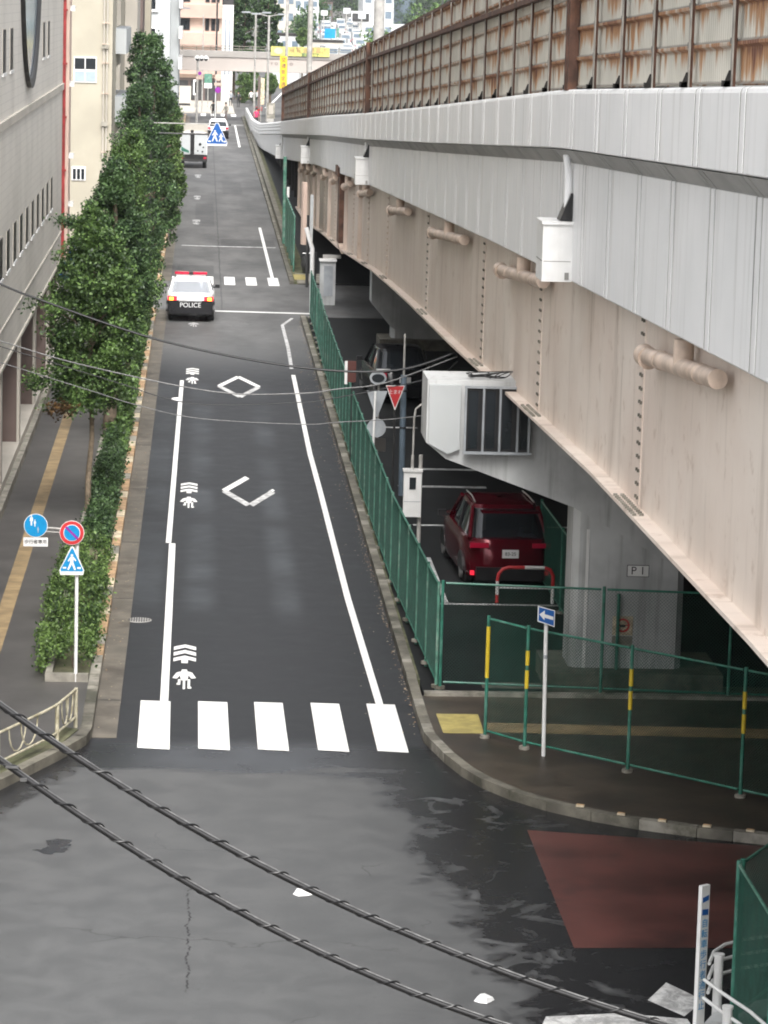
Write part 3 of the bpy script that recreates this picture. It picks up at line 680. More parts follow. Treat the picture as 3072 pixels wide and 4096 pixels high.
# ------------------------------------------------------------------ noise barrier
nb = thing('noise_barrier', 'rust streaked metal noise barrier standing along the top of the elevated road', 'noise barrier', (5.1,50,10))
HB = 2.05
bays = []; y = 8.6
while y < 199: bays.append(y); y += 2.7
joints = (43.35, 97.3, 151.3)
for k, y in enumerate(bays):
    yy0, yy1 = y, min(y+2.7, 201)
    b = MB()
    for r_ in range(5):
        h = HB/5; o0, o1 = zt(yy0)+.03, zt(yy1)+.03
        for (xa, va, xb, vb) in ((5.13,0,5.17,.06),(5.17,.06,5.17,.86),(5.17,.86,5.125,.92),(5.125,.92,5.125,1)):
            b.add([(xa,yy0,o0+(r_+va)*h),(xa,yy1,o1+(r_+va)*h),(xb,yy1,o1+(r_+vb)*h),(xb,yy0,o0+(r_+vb)*h)], [(0,3,2,1)], 'rust', [[(0,va),(0,vb),(1,vb),(1,va)]])
    # the traffic side
    b.add([(5.21,yy0,zt(yy0)+.02),(5.21,yy1,zt(yy1)+.02),(5.21,yy1,zt(yy1)+HB+.03),(5.21,yy0,zt(yy0)+HB+.03)], [(0,1,2,3)], 'rust', [[(0,.5)]*4])
    b.loft([[(5.10,q,zt(q)+HB+.03),(5.24,q,zt(q)+HB+.03),(5.24,q,zt(q)+HB+.10),(5.10,q,zt(q)+HB+.10)] for q in (yy0, yy1)], 'rustpost')
    b.build('barrier_panel', nb)
    b = MB()
    b.box(5.09,5.125,y-.01,y+.0,zt(y)-.02,zt(y)+HB+.02,'rustpost')
    b.box(5.078,5.09,y-.05,y+.05,zt(y)-.02,zt(y)+HB+.04,'greypost')
    b.box(5.092,5.10,y+.05,y+.07,zt(y)-.02,zt(y)+HB+.04,'rustpost')
    b.loft([[(5.0,y+.0,zt(y)+.0),(5.08,y+.0,zt(y)+.0),(5.08,y+.02,zt(y)+.0),(5.0,y+.02,zt(y)+.0)],[(5.06,y+.0,zt(y)+.16),(5.08,y+.0,zt(y)+.16),(5.08,y+.02,zt(y)+.16),(5.06,y+.02,zt(y)+.16)]], 'dconc')
    b.obox((5.04,y+.05,zt(y)+.03), (.07,.10,.06), 0, 'dconc')
    for r_ in (1,2): b.obox((5.11,y+.09,zt(y)+HB*r_/5+.03), (.05,.14,.06), 0, 'black')
    b.build('post', nb)
for y in joints:
    b = MB(); b.box(5.02,5.16,y-.02,y+.18,zt(y)-.02,zt(y)+HB+.12,'rustpost'); b.box(5.0,5.02,y+.12,y+.26,zt(y)-.02,zt(y)+HB+.1,'rustpost'); b.build('joint_post', nb)
b = MB(); b.loft([[(5.04,q,zt(q)+HB*.8),(5.25,q,zt(q)+HB*.8),(5.25,q,zt(q)+HB*.84),(5.04,q,zt(q)+HB*.84)] for q in (12, 97, 201)], 'rustpost')
b.build('top_rail', nb)
b = MB(); b.box(5.0,5.3,200.9,201.1,zt(201),zt(201)+HB+.1,'rustpost'); b.build('end_post', nb)

# ------------------------------------------------------------------ piers
def pier(y, label, zc, thick=1.3, x0c=3.97):
    p = thing('bridge_pier', label, 'pier', (7.6,y,0))
    b = MB()                                                   # hammerhead cap, section in X-Z
    prof = [(3.97,zc),(17.5,zc),(17.5,zc-1.2),(12,zc-2.7),(8.6,zc-3.3),(6.6,zc-2.2),(4.32,zc-1.38),(3.97,zc-1.1)]
    prof = [(max(x, x0c), z) for x, z in prof]
    b.plate(prof, y, thick, 'concrete')
    if x0c < 4: b.plate([(4.0,zc-.08),(4.55,zc-.08),(4.55,zc-1.2),(4.34,zc-1.28),(4.0,zc-1.1)], y-.10, .099, 'palew')
    b.build('pier_cap', p)
    b = MB(); q = .12; x0, x1 = 6.62, 8.62
    b.loft([[(x0,y+.12+q,z),(x0+q,y+.12,z),(x1-q,y+.12,z),(x1,y+.12+q,z),(x1,y+thick-.1-q,z),(x1-q,y+thick-.1,z),(x0+q,y+thick-.1,z),(x0,y+thick-.1-q,z)] for z in (0, zc-2.1)], 'concrete')
    b.box(x0+.235,x0+.29,y+.105,y+.125,.3,zc-2.6,'white'); b.build('column', p)
    b = MB(); b.box(6.2,9.3,y-.35,y+thick+.3,.02,.42,'kerb'); b.build('plinth', p)
    return p
p1 = pier(53.6, 'grey concrete pier carrying the black plate frame and the P 1 plate, nearest the junction', 5.50)
pier(107, 'grey concrete pier in the dark lot, behind the parked cars', zg(108)-.02, x0c=5.9)
b = MB(); x0, x1, z0, z1 = 4.62, 5.76, 4.27, 5.40; y = 53.42
b.box(x0,x1,y,y+.06,z0,z1,'black')
for xx in (x0,4.93,5.22,5.53,x1-.03): b.box(xx-.012,xx+.024,y-.05,y-.001,z0,z1,'greyback')
b.box(x0-.02,x1+.03,y-.055,y-.002,z0-.03,z0+.015,'greyback'); b.box(x0-.02,x1+.03,y-.055,y-.002,z1-.01,z1+.03,'greyback')
for xx in (4.68,4.98,5.27,5.58): b.box(xx,xx+.16,y-.006,y-.0005,z0+.06,z1-.06,'glass')
o = b.build('louvre_unit', loc=(5.2,53.4,4.3)); tag(o, 'black slatted plate unit in a grey frame on the pier cap', 'louvre unit')
p = thing('number_plate_sign', 'small white P 1 plate on the face of the grey pier', 'sign', (7.78,53.7,2.1))
MB().box(7.60,7.97,53.70,53.712,2.08,2.27,'white').box(7.59,7.98,53.706,53.716,2.07,2.28,'black').build('plate', p)
pt = text('P 1', .20, 'black', p, facing(7.785,53.697,2.175), .001); pt2 = text('P 1', .20, 'black', p, facing(7.793,53.6965,2.177), .001)
for q_ in (pt, pt2): pass
bpy.data.objects.remove(pt2)
p = thing('no_smoking_sign', 'square cream prohibition notice with a red ring low on the grey pier', 'sign', (7.55,53.7,1))
MB().box(7.37,7.73,53.69,53.712,1.02,1.36,'cream').box(7.37,7.73,53.69,53.712,.82,1.0,'kerbl').build('plate', p)
b = MB(); rr = []
for ra in (.125,.125,.085,.085):
    pass
b.loft([[(7.55+.125*math.cos(t*.2618),53.686,1.2+.125*math.sin(t*.2618)) for t in range(24)],[(7.55+.09*math.cos(t*.2618),53.686,1.2+.09*math.sin(t*.2618)) for t in range(24)]], 'red', cap=False)
b.obox((7.55,53.686,1.2), (.2,.004,.022), 0, 'red'); b.v = [tuple(q) for q in b.v]
b.obox((7.55,53.684,1.19), (.10,.004,.05), 0, 'black'); b.build('symbol', p)

# ------------------------------------------------------------------ fences
def fence(name, label, pts, h, post_m='green', rail_m='green', pitch=2.0, cell=.06, wr=.0022, posts=True, yt=None, z0=.05, frame=False, ext=None):
    f = thing(name, label, 'fence', (*pts[0], z0))
    pst = []
    wire = MB()
    for (xa, ya), (xb, yb) in zip(pts, pts[1:]):
        A, B = Vector((xa, ya, 0)), Vector((xb, yb, 0)); L = (B-A).length; n = max(1, round(L/pitch)); d = (B-A)/L
        for k in range(n+1): 
            q = A+d*(L*k/n)
            if not any((q-r).length < .3 for r in pst): pst.append(q)
        a0, a1 = A+d*.05, B-d*.05
        for zz in (z0+h-.02, z0+.12): MB().tube([(a0.x,a0.y,zz),(a1.x,a1.y,zz)], .021, rail_m, 6).build('rail', f)
        # diamond mesh of thin wires
        hh = h-.16; zl_, Lw = z0+.13, L-.1; m = int((Lw+hh)/cell)
        for sgn in (1, -1):
            for k in range(m):
                s = -hh + k*cell
                u0, u1 = max(s, 0), min(s+hh, Lw)
                if u1-u0 < .02: continue
                v0, v1 = u0-s, u1-s
                if sgn < 0: v0, v1 = hh-v0, hh-v1
                P0 = a0+d*u0; P1 = a0+d*u1
                nx, ny = -d.y*wr*1.2, d.x*wr*1.2
                za, zb = zl_+v0, zl_+v1
                o_ = len(wire.v)
                wire.v += [(P0.x,P0.y,za-wr*1.6),(P0.x+nx,P0.y+ny,za+wr),(P0.x-nx,P0.y-ny,za+wr),(P1.x,P1.y,zb-wr*1.6),(P1.x+nx,P1.y+ny,zb+wr),(P1.x-nx,P1.y-ny,zb+wr)]
                mi = wire.mid('wg')
                for fc in ((0,1,4,3),(1,2,5,4),(2,0,3,5)): wire.f.append(tuple(t+o_ for t in fc)); wire.mi.append(mi)
    wire.build('wire_mesh', f)
    for i, q in enumerate(pst):
        b = MB(); b.tube([(q.x,q.y,z0-.06),(q.x,q.y,z0+h+.03)], .030, post_m, 10); b.cyl((q.x,q.y), .09, z0+.0, z0+.05, 'kerbl', 10)
        if yt and i in yt:
            for za, zb in yt[i]: b.tube([(q.x,q.y,z0+za),(q.x,q.y,z0+zb)], .034, 'yt', 10)
        b.build('post', f, smooth=40)
    return f
fence('mesh_fence', 'long green mesh fence beside the right kerb, running up the street from the island', [(4.26,53.4),(4.17,57.3),(4.04,63.3),(4.02,69.3),(4.0,79.7),(4.05,100.8),(4.12,108)], 1.85, 'greenl', pitch=2.0, z0=.1)
fence('mesh_fence', 'green mesh fence with yellow banded posts around the curved island pavement', [(4.78,49.55),(5.35,48.79),(6.83,47.37),(8.36,45.88),(10.4,43.95)], 2.0, pitch=3, z0=.13, cell=.05,
      yt={0: [(1.0,1.85)], 1: [(1.0,1.3),(1.38,1.62)], 2: [(1.0,1.3),(1.38,1.65)], 3: [(1.0,1.3),(1.38,1.65)], 4: [(1.0,1.6)]})
fence('mesh_fence', 'dark green mesh fence crossing behind the island, in front of the P 1 pier', [(4.32,53.3),(7.1,52.95),(9.3,52.7),(13,52.4),(19,52.0)], 1.9, pitch=3.2, z0=.1, cell=.06)
fence('mesh_fence', 'dark green mesh fence in the shade between the red car and the pier', [(7.45,53.6),(7.3,57),(7.2,64)], 1.7, pitch=3.2, z0=.05)
fence('mesh_fence', 'bright green corner fence at the bottom right edge of the junction', [(6.44,35.2),(6.44,32.9),(6.5,28)], 2.0, 'green', 'greenl', pitch=2.4, z0=.1, cell=.05)
fence('mesh_fence', 'green fence in the shade leading under the elevated road from the near corner', [(6.50,35.28),(7.4,36.9),(9.6,37.4)], 2.0, 'green', 'greenl', pitch=2.4, z0=.1, cell=.05)
# solid green panel fence further up
gf = thing('panel_fence', 'solid green panel fence further up the street, under the low end of the girder', 'fence', (4.08,136,0))
for y in (136.2, 139.5, 143, 146.5): MB().box(4.06,4.09,y,y+3.3,.25,2.45,'greenp').box(4.04,4.11,y,y+3.3,2.45,2.50,'greenl').build('panel', gf)
for y in (136.1, 139.4, 142.9, 146.4, 150): MB().tube([(4.07,y,0),(4.07,y,2.55)], .035, 'greenl', 8).build('post', gf)
o = MB().box(3.99,4.20,153,268,.0,.42,'kerbl').box(3.97,4.22,153,268,.42,.47,'kerb').build('low_wall', loc=(4.1,153,0)); tag(o, 'long low concrete wall along the far right kerb', 'wall')
fence('mesh_fence', 'green mesh fence beyond the pole at the far side of the driveway', [(4.12,109.5),(4.15,116.5)], 1.75, 'greenl', pitch=2.2, z0=.1)

# ================================================================== BUILDINGS ON THE LEFT
tb_ = thing('tiled_building', 'grey tiled building with an oval window and narrow slit windows on the left', 'building', (-4.5,80,0))
MB().box(-14,-4.5,40,101.4,3.31,19,'tile').build('wall', tb_)
MB().box(-4.5,-4.44,40,101.3,8.82,9.02,'beigew').box(-4.5,-4.46,40,101.3,3.31,3.40,'beigew').box(-4.5,-4.47,40,101.3,4.25,4.29,'beigew').build('band', tb_)
def slit(y, z0, z1, wd=1.15):
    b = MB(); x = -4.5
    b.box(x-.02,x+.012,y,y+wd,z0,z1,'black'); b.box(x-.01,x+.016,y+wd*.48,y+wd*.52,z0,z1,'darksteel')
    b.box(x-.01,x+.014,y-.05,y,z0-.03,z1+.03,'beigew'); b.box(x-.01,x+.014,y+wd,y+wd+.05,z0-.03,z1+.03,'beigew'); b.box(x-.01,x+.04,y-.05,y+wd+.05,z0-.07,z0-.0,'white'); b.build('window', tb_)
y = 52.0
while y < 94: slit(y, 5.45, 6.38); y += 2.62
for y in (48, 50.6, 58, 60.6, 71.0, 73.7, 88.6, 91.3): slit(y, 10.08, 11.05)
b = MB(); n = 40
def oval(a, c, x): return [(x, 81.7+a*math.cos(2*math.pi*k/n), 13.6+c*math.sin(2*math.pi*k/n)) for k in range(n)]
b.loft([oval(4.3,4.15,-4.5), oval(4.3,4.15,-4.38), oval(4.08,3.93,-4.42), oval(4.02,3.86,-4.46)], 'darksteel', cap=False)
b.loft([oval(4.05,3.88,-4.47), oval(.1,.1,-4.468)], 'glassl', cap=False); b.build('oval_window', tb_)
MB().box(-5.6,-5.4,40,101,.5,3.31,'brownw').build('recessed_wall', tb_)
for y in (59, 65.4, 72, 79.4, 86.8, 94.2, 100.9): MB().box(-5.4,-4.60,y,y+.5,.55,3.305,'brownw').box(-4.60,-4.53,y-.03,y+.5,.55,3.305,'beigew').build('pillar', tb_)
MB().box(-5.4,-4.52,40,101,.1,.55,'beigew').box(-4.52,-4.38,40,101,.1,.34,'kerbl').build('plinth', tb_)
b = MB(); b.box(-4.49,-4.40,101.42,101.52,3.3,19,'pipered'); 
for z in (4.5,6.2,7.9,9.6,11.3): b.box(-4.5,-4.36,101.40,101.55,z,z+.06,'pipered')
b.build('red_pipe', tb_); MB().box(-4.6,-4.30,101.6,103.2,3.3,19,'pinkl').build('end_fin', tb_)
for z in (5.1, 6.65, 8.95, 11.35): MB().obox((-4.22,101.9,z),(.16,.16,.11),0,'white').cyl((-4.22,101.9),.09,z+.05,z+.12,'white',10).build('wall_lamp', tb_)

cb_ = thing('cream_building', 'cream rendered building with one gridded window, standing past the tiled building', 'building', (-6,136,0))
MB().box(-14,-3.92,136,170,0,20,'creamw').build('wall', cb_)
b = MB(); b.box(-5.56,-4.58,135.95,136.0,8.04,9.14,'white'); 
for xa in (-5.52,-5.05):
    b.box(xa,xa+.42,135.93,135.96,8.62,9.08,'glass'); b.box(xa,xa+.42,135.93,135.96,8.1,8.52,'glassl')
b.build('window', cb_)
b = MB(); b.box(-5.6,-5.0,135.95,136,3.85,4.45,'white')
for i in range(3): b.box(-5.55+i*.18,-5.42+i*.18,135.93,135.96,3.9,4.35,'glass')
b.build('window', cb_)
for xa in (-4.28,-4.14): 
    b = MB(); b.tube([(xa,135.9,1),(xa,135.9,19)],.035,'beigew',8)
    for z in (4,5.1,6.3,7.6,8.9,9.7,10.6): b.obox((xa,135.88,z),(.16,.08,.05),0,'pipeb')
    b.build('pipe', cb_)
for z in (9.6,6.3): MB().obox((-4.22,135.85,z),(.28,.1,.18),0,'kerbl').build('meter', cb_)
for z in (3.2, 6.2, 9.2, 12.2):
    MB().box(-3.92,-3.45,141,150,z,z+1.1,'palew').box(-3.92,-3.50,141.2,149.8,z+1.1,z+1.14,'greyback').build('balcony', cb_)
    MB().box(-3.93,-3.915,142,149,z+1.2,z+2.4,'glass').build('window', cb_)
MB().box(-3.9,-3.3,156,163,0,20,'beigew').build('stair_tower', cb_)
o = thing('narrow_building', 'tall dark building in the gap between the cream and the pale blue building', 'building', (-5,180,0))
MB().box(-14,-3.5,180,196,0,24,'brownw').build('wall', o); MB().box(-3.5,-3.15,186,189,0,24,'creamw').build('fin', o); MB().box(-3.50,-3.47,190,195,3,22,'glass').build('window', o)
pb = thing('pale_building', 'pale blue white apartment house with two framed windows above the trees', 'building', (-4,270,0))
MB().box(-16,-2.92,270,292,0,20,'palew').box(-2.92,-2.2,274,290,0,20,'palew').box(-6.0,-5.55,269.6,270,0,20,'creamw').build('wall', pb)
for z in (7.78, 10.5, 13.2, 5.1):
    for x in (-5.15,):
        b = MB(); b.box(x-.12,x+1.1,269.9,269.99,z-.12,z+1.2,'white'); b.box(x,x+.48,269.86,269.9,z,z+1.08,'glass'); b.box(x+.52,x+.98,269.86,269.9,z,z+1.08,'glass'); b.box(x-.2,x+1.2,269.8,269.99,z-.25,z-.12,'white'); b.build('window', pb)
for z in (5.4,8.0,10.6): MB().box(-2.2,-1.9,273,285,z,z+1.0,'white').build('balcony', pb)
ap = thing('apartment_block', 'pinkish brown apartment block with balcony bands behind the footbridge', 'building', (-.8,350,0))
MB().box(-3.56,1.94,352,366,2.6,22,'pinkl').box(-3.56,1.94,352,366,0,2.6,'brownw').build('wall', ap)
for z in (6.3, 9.4, 12.5, 3.2): MB().box(-3.56,1.95,351.1,352,z-.2,z+1.25,'pinkw').build('balcony', ap)
for z in (7.85, 10.95, 14.0):
    for x, wd in ((-3.3,.35),(-2.75,1.15),(.05,.5),(.72,.5),(1.3,.35)):
        MB().box(x,x+wd,351.94,351.99,z-.05,z+1.35,'brownw').box(x+.08,x+wd-.06,351.9,351.95,z+.05,z+1.25,'glass').build('window', ap)
for x in (-3.0,-1.4,.2): MB().box(x,x+1.3,351.9,352,.2,2.3,'darksteel').build('shop_front', ap)
wn = thing('white_narrow_building', 'narrow white building with tall slot windows beside the pinkish apartment block', 'building', (2.6,352,0))
MB().box(1.98,3.22,353,364,0,10.7,'white').box(1.98,3.22,356,364,10.7,20,'darksteel').build('wall', wn)
for x in (2.3,2.75): MB().box(x,x+.16,352.93,353,3,9.2,'glassl').build('window', wn)
nbd = thing('noticeboard', 'board of blue and white panels behind the trees by the tiled building', 'noticeboard', (-4.3,106,0))
MB().box(-4.85,-3.85,106.05,106.1,2.1,3.55,'palew').build('board', nbd)
for x in (-4.8,-3.9): MB().tube([(x,106.15,.1),(x,106.15,3.5)],.03,'galv').build('post', nbd)
for i in range(3):
    for j in range(3): MB().box(-4.78+i*.3,-4.53+i*.3,106.02,106.05,2.3+j*.4,2.6+j*.4,'dblue').build('panel', nbd)

# ================================================================== FOOTBRIDGE
fb = thing('footbridge', 'pinkish white footbridge crossing the far end of the street', 'footbridge', (5,300,0))
MB().box(-2.5,26,300,303,4.72,6.0,'bridge').box(-2.5,26,299.9,303.1,6.0,6.55,'bridged').box(-2.5,26,299.85,300,4.68,4.76,'bridged').build('girder', fb)
b = MB()
for z in (6.8, 7.05): b.tube([(-3.5,300.1,z),(26,300.1,z)], .035, 'kerbl', 6)
x = -3.4
while x < 26: b.tube([(x,300.1,6.5),(x,300.1,7.05)], .04, 'kerbl', 6); x += 1.35
b.build('railing', fb)
MB().box(-4.6,-2.5,299,304,0,6.2,'beigew').box(-3.9,-2.6,298.9,299,4.0,6.9,'palew').build('stair', fb)
for x in (11.5,23): MB().box(x,x+.8,300.5,302,0,4.7,'bridge').build('pier', fb)
for x, ch in ((6.45,'Y'),(6.88,'O'),(7.95,'I'),(8.3,'O')): text(ch, .36, 'brownw', fb, facing(x,299.97,5.5), .01)
bn = thing('banner', 'long lemon yellow banner tied to the railing of the footbridge', 'banner', (9,299.8,6.3))
MB().box(6.35,11.9,299.76,299.8,6.28,7.14,'lemon').build('cloth', bn)
MB().disc((7.05,6.72),.42,299.73,299.76,'pinkl',20,.30).build('emblem', bn)
text('展覧会場案内', .62, 'orange', bn, facing(9.9,299.74,6.8), .01); text('開催中です', .34, 'greenp', bn, facing(10.1,299.72,6.42), .01)

# ================================================================== TREES AND HEDGES
def leaves(mb_pts, name, m, parent, loc=None, size=.05):
    v = []; f = []; rnd = []
    for (p, sz) in mb_pts:
        a = Vector((random.gauss(0,1),random.gauss(0,1),random.gauss(0,1)+.7)).normalized()
        t = a.cross(Vector((random.gauss(0,1),random.gauss(0,1),random.gauss(0,1)))).normalized(); u = a.cross(t)
        k = len(v); s_ = sz*random.uniform(.6,1.25)
        v += [tuple(p-t*s_), tuple(p+u*s_*.62), tuple(p+t*s_), tuple(p-u*s_*.62)]; f.append((k,k+1,k+2,k+3)); rnd.append(random.random())
    me = bpy.data.meshes.new(name); o = Vector(ORG.get(parent.name, (0,0,0))) if parent else Vector(loc)
    me.from_pydata([tuple(Vector(q)-o) for q in v], [], f); me.materials.append(M_[m])
    at = me.attributes.new('rnd', 'FLOAT', 'FACE'); at.data.foreach_set('value', rnd)
    ob = bpy.data.objects.new(name, me); col.objects.link(ob)
    if parent: ob.parent = parent
    return ob
def crown(center, rx, ry, z0, z1, ncl, per, shape=None, size=.055, tip=None):
    pts = []
    for _ in range(ncl):
        t = random.random(); z = z0+(z1-z0)*t
        rr = (shape(t) if shape else math.sin(math.pi*min(1,t*.85+.12))**.6)
        a = random.uniform(0, 2*math.pi); q = math.sqrt(random.uniform(.12, 1))*rr
        c = Vector((center[0]+rx*q*math.cos(a), center[1]+ry*q*math.sin(a), z+random.uniform(-.1,.1)))
        cr = random.uniform(.16,.34)
        for _ in range(per):
            d = Vector((random.gauss(0,1),random.gauss(0,1),random.gauss(0,.75)))
            d = d.normalized()*cr*random.uniform(.5,1.1)
            pts.append((c+d, size))
    return pts
def tree(x, y, zb, ztp, rx, label, m='leafa', ncl=230, per=75, lean=0, bark='bark', tr=.11, shape=None, size=.055, ry=None, extra=None, name='street_tree'):
    t = thing(name, label, 'tree', (x,y,.12), 'street trees in the planting bed' if name == 'street_tree' else None)
    b = MB(); P = []
    n = 7
    for k in range(n+1):
        q = k/n; P.append((x+lean*q+math.sin(k*1.7+x)*.05, y+math.cos(k*1.3)*.05, .1+(ztp-.4-.1)*q))
    b.tube(P, [tr*(1-.8*k/n) for k in range(n+1)], bark, 9); b.build('trunk', t, smooth=60)
    for k in range(10):
        q = .28+.06*k; z = zb+(ztp-zb)*q*.8; a = k*2.4
        p0 = Vector((x+lean*(z/ztp), y, z-.3)); p1 = p0+Vector((math.cos(a)*rx*.8, math.sin(a)*rx*.8, .6))
        MB().tube([p0, p0.lerp(p1,.5)+Vector((0,0,.12)), p1], [tr*.4,tr*.28,tr*.12], bark, 6).build('limb', t)
    pts = crown((x+lean*.6,y), rx, ry or rx, zb, ztp, ncl, per, shape, size)
    if extra:
        for (ex, ey, ez, er, en) in extra:
            for _ in range(en):
                c = Vector((ex,ey,ez))+Vector((random.gauss(0,er),random.gauss(0,er),random.gauss(0,er*.45)))
                for _ in range(50): pts.append((c+Vector((random.gauss(0,.11),random.gauss(0,.11),random.gauss(0,.09))), size))
    leaves(pts, 'crown', m, t)
    return t
sh_wide = lambda t: (.55+.45*math.sin(math.pi*t)) if t < .6 else max(.12, 1.0*(1-(t-.6)/.4)**.7)
sh_col = lambda t: .75+.25*math.sin(3*math.pi*t) if t < .75 else max(.15, 1-(t-.75)/.27)
tree(-2.42, 70.5, 2.75, 7.0, 1.0, 'nearest street tree, slender pale trunk, low branches reaching towards the tiled wall', 'leafa', 215, 170, bark='barkl', tr=.075, shape=sh_wide, size=.047,
     extra=[(-3.45,70.3,3.25,.28,16),(-2.9,70,2.9,.3,12),(-3.3,71,5.0,.25,8),(-1.7,70,3.3,.2,8)])
tree(-2.30, 83, 2.5, 7.4, .92, 'second street tree with a thick dark trunk, standing just behind the nearest one', 'leafb', 200, 160, tr=.2, shape=sh_wide, size=.048, extra=[(-3.1,83,5.95,.18,9),(-3.55,83,5.9,.16,8)])
tree(-2.2, 96, 2.2, 7.8, .92, 'third street tree, mid green, level with the end of the tiled building', 'leafa', 170, 120, size=.045, tr=.15, shape=sh_col)
tree(-2.2, 109, 1.4, 8.8, .9, 'fourth street tree, dark, over the police car', 'leafb', 200, 110, size=.048, tr=.15, shape=sh_col)
tree(-2.15, 136, 1.0, 10.0, 1.2, 'tallest street tree, dark pointed crown in front of the pale blue building', 'leafb', 280, 75, tr=.18, shape=sh_col, size=.07)
tree(-2.9, 146, 4.0, 9.9, .8, 'slim dark street tree against the cream building', 'leafb', 120, 60, tr=.12, shape=sh_col, size=.07)
tree(-2.0, 156, .6, 7.6, 1.1, 'sixth street tree, mid green, beyond the driveway', 'leafa', 220, 70, tr=.15, shape=sh_col, size=.075)
tree(-1.9, 178, .4, 5.8, 1.0, 'low bushy street tree short of the truck', 'leafc', 200, 70, tr=.13, shape=sh_col, size=.08)
tree(-2.1, 200, .4, 5.2, 1.0, 'farthest street tree, level with the truck', 'leafc', 180, 65, tr=.13, shape=sh_col, size=.085)
def hedge(y0, y1, x0, x1, h, label, m='leafh', dens=1.0, size=.045, name='hedge'):
    t = thing(name, label, 'hedge', ((x0+x1)/2,(y0+y1)/2,.18)); pts = []
    n = int((y1-y0)*10*dens); lob = [(random.uniform(y0,y1), random.uniform(.15,.3)) for _ in range(int((y1-y0)*.9))]
    for _ in range(n):
        y = random.uniform(y0, y1); u = random.uniform(0,1)
        hh = h*(.80+.25*math.sin(y*1.9)*math.sin(y*.7+1)+random.uniform(-.08,.1))
        a = random.uniform(0, math.pi); dl = min(abs(y-q)/w_ for q, w_ in lob); hh *= 1.12-.34*min(1, dl*.45); x = (x0+x1)/2+math.cos(a)*(x1-x0)/2*(1.05-.25*min(1, dl*.4)); z = .2+abs(math.sin(a))**.6*hh*random.uniform(.4,1)
        for _ in range(60):
            pts.append((Vector((x+random.gauss(0,.07),y+random.gauss(0,.14),max(.16,z+random.gauss(0,.08)))), size))
    leaves(pts, 'foliage', m, t)
    for k in range(int((y1-y0)/1.2)+1):
        y = y0+.5+k*1.2
        if y < y1: MB().tube([(-2.1,y,.1),(-2.15+.1*math.sin(k),y+.05,h*.55)], [.03,.012], 'bark', 6).build('stem', t)
hedge(53.7, 64.5, -2.75, -1.74, 1.0, 'bright leafy shrubs massed in the near end of the planting bed behind the sign pole', 'leafh', 2.6, .036)
hedge(66.0, 79, -2.4, -1.86, .85, 'dark shrubs in the planting bed under the nearest street tree', 'leafb', 1.9, .036)
hedge(79.5, 118, -2.35, -1.86, .8, 'row of shrubs in the planting bed beside the police car', 'leafa', .8, .06)
hedge(133, 215, -2.4, -1.86, .9, 'long row of shrubs in the planting bed beyond the driveway', 'leafc', .5, .09)
leaves([(Vector((-3.05+random.gauss(0,.15),69.6+random.gauss(0,.15),2.72+random.gauss(0,.09))), .05) for _ in range(260)], 'dead_branch', 'leafbr', None, (-3.05,69.6,2.6))
o = bpy.data.objects['dead_branch']; o.location = (-3.05,69.6,2.6); tag(o, 'brown withered leaf cluster hanging under the nearest street tree', 'leaves'); o['kind'] = 'stuff'

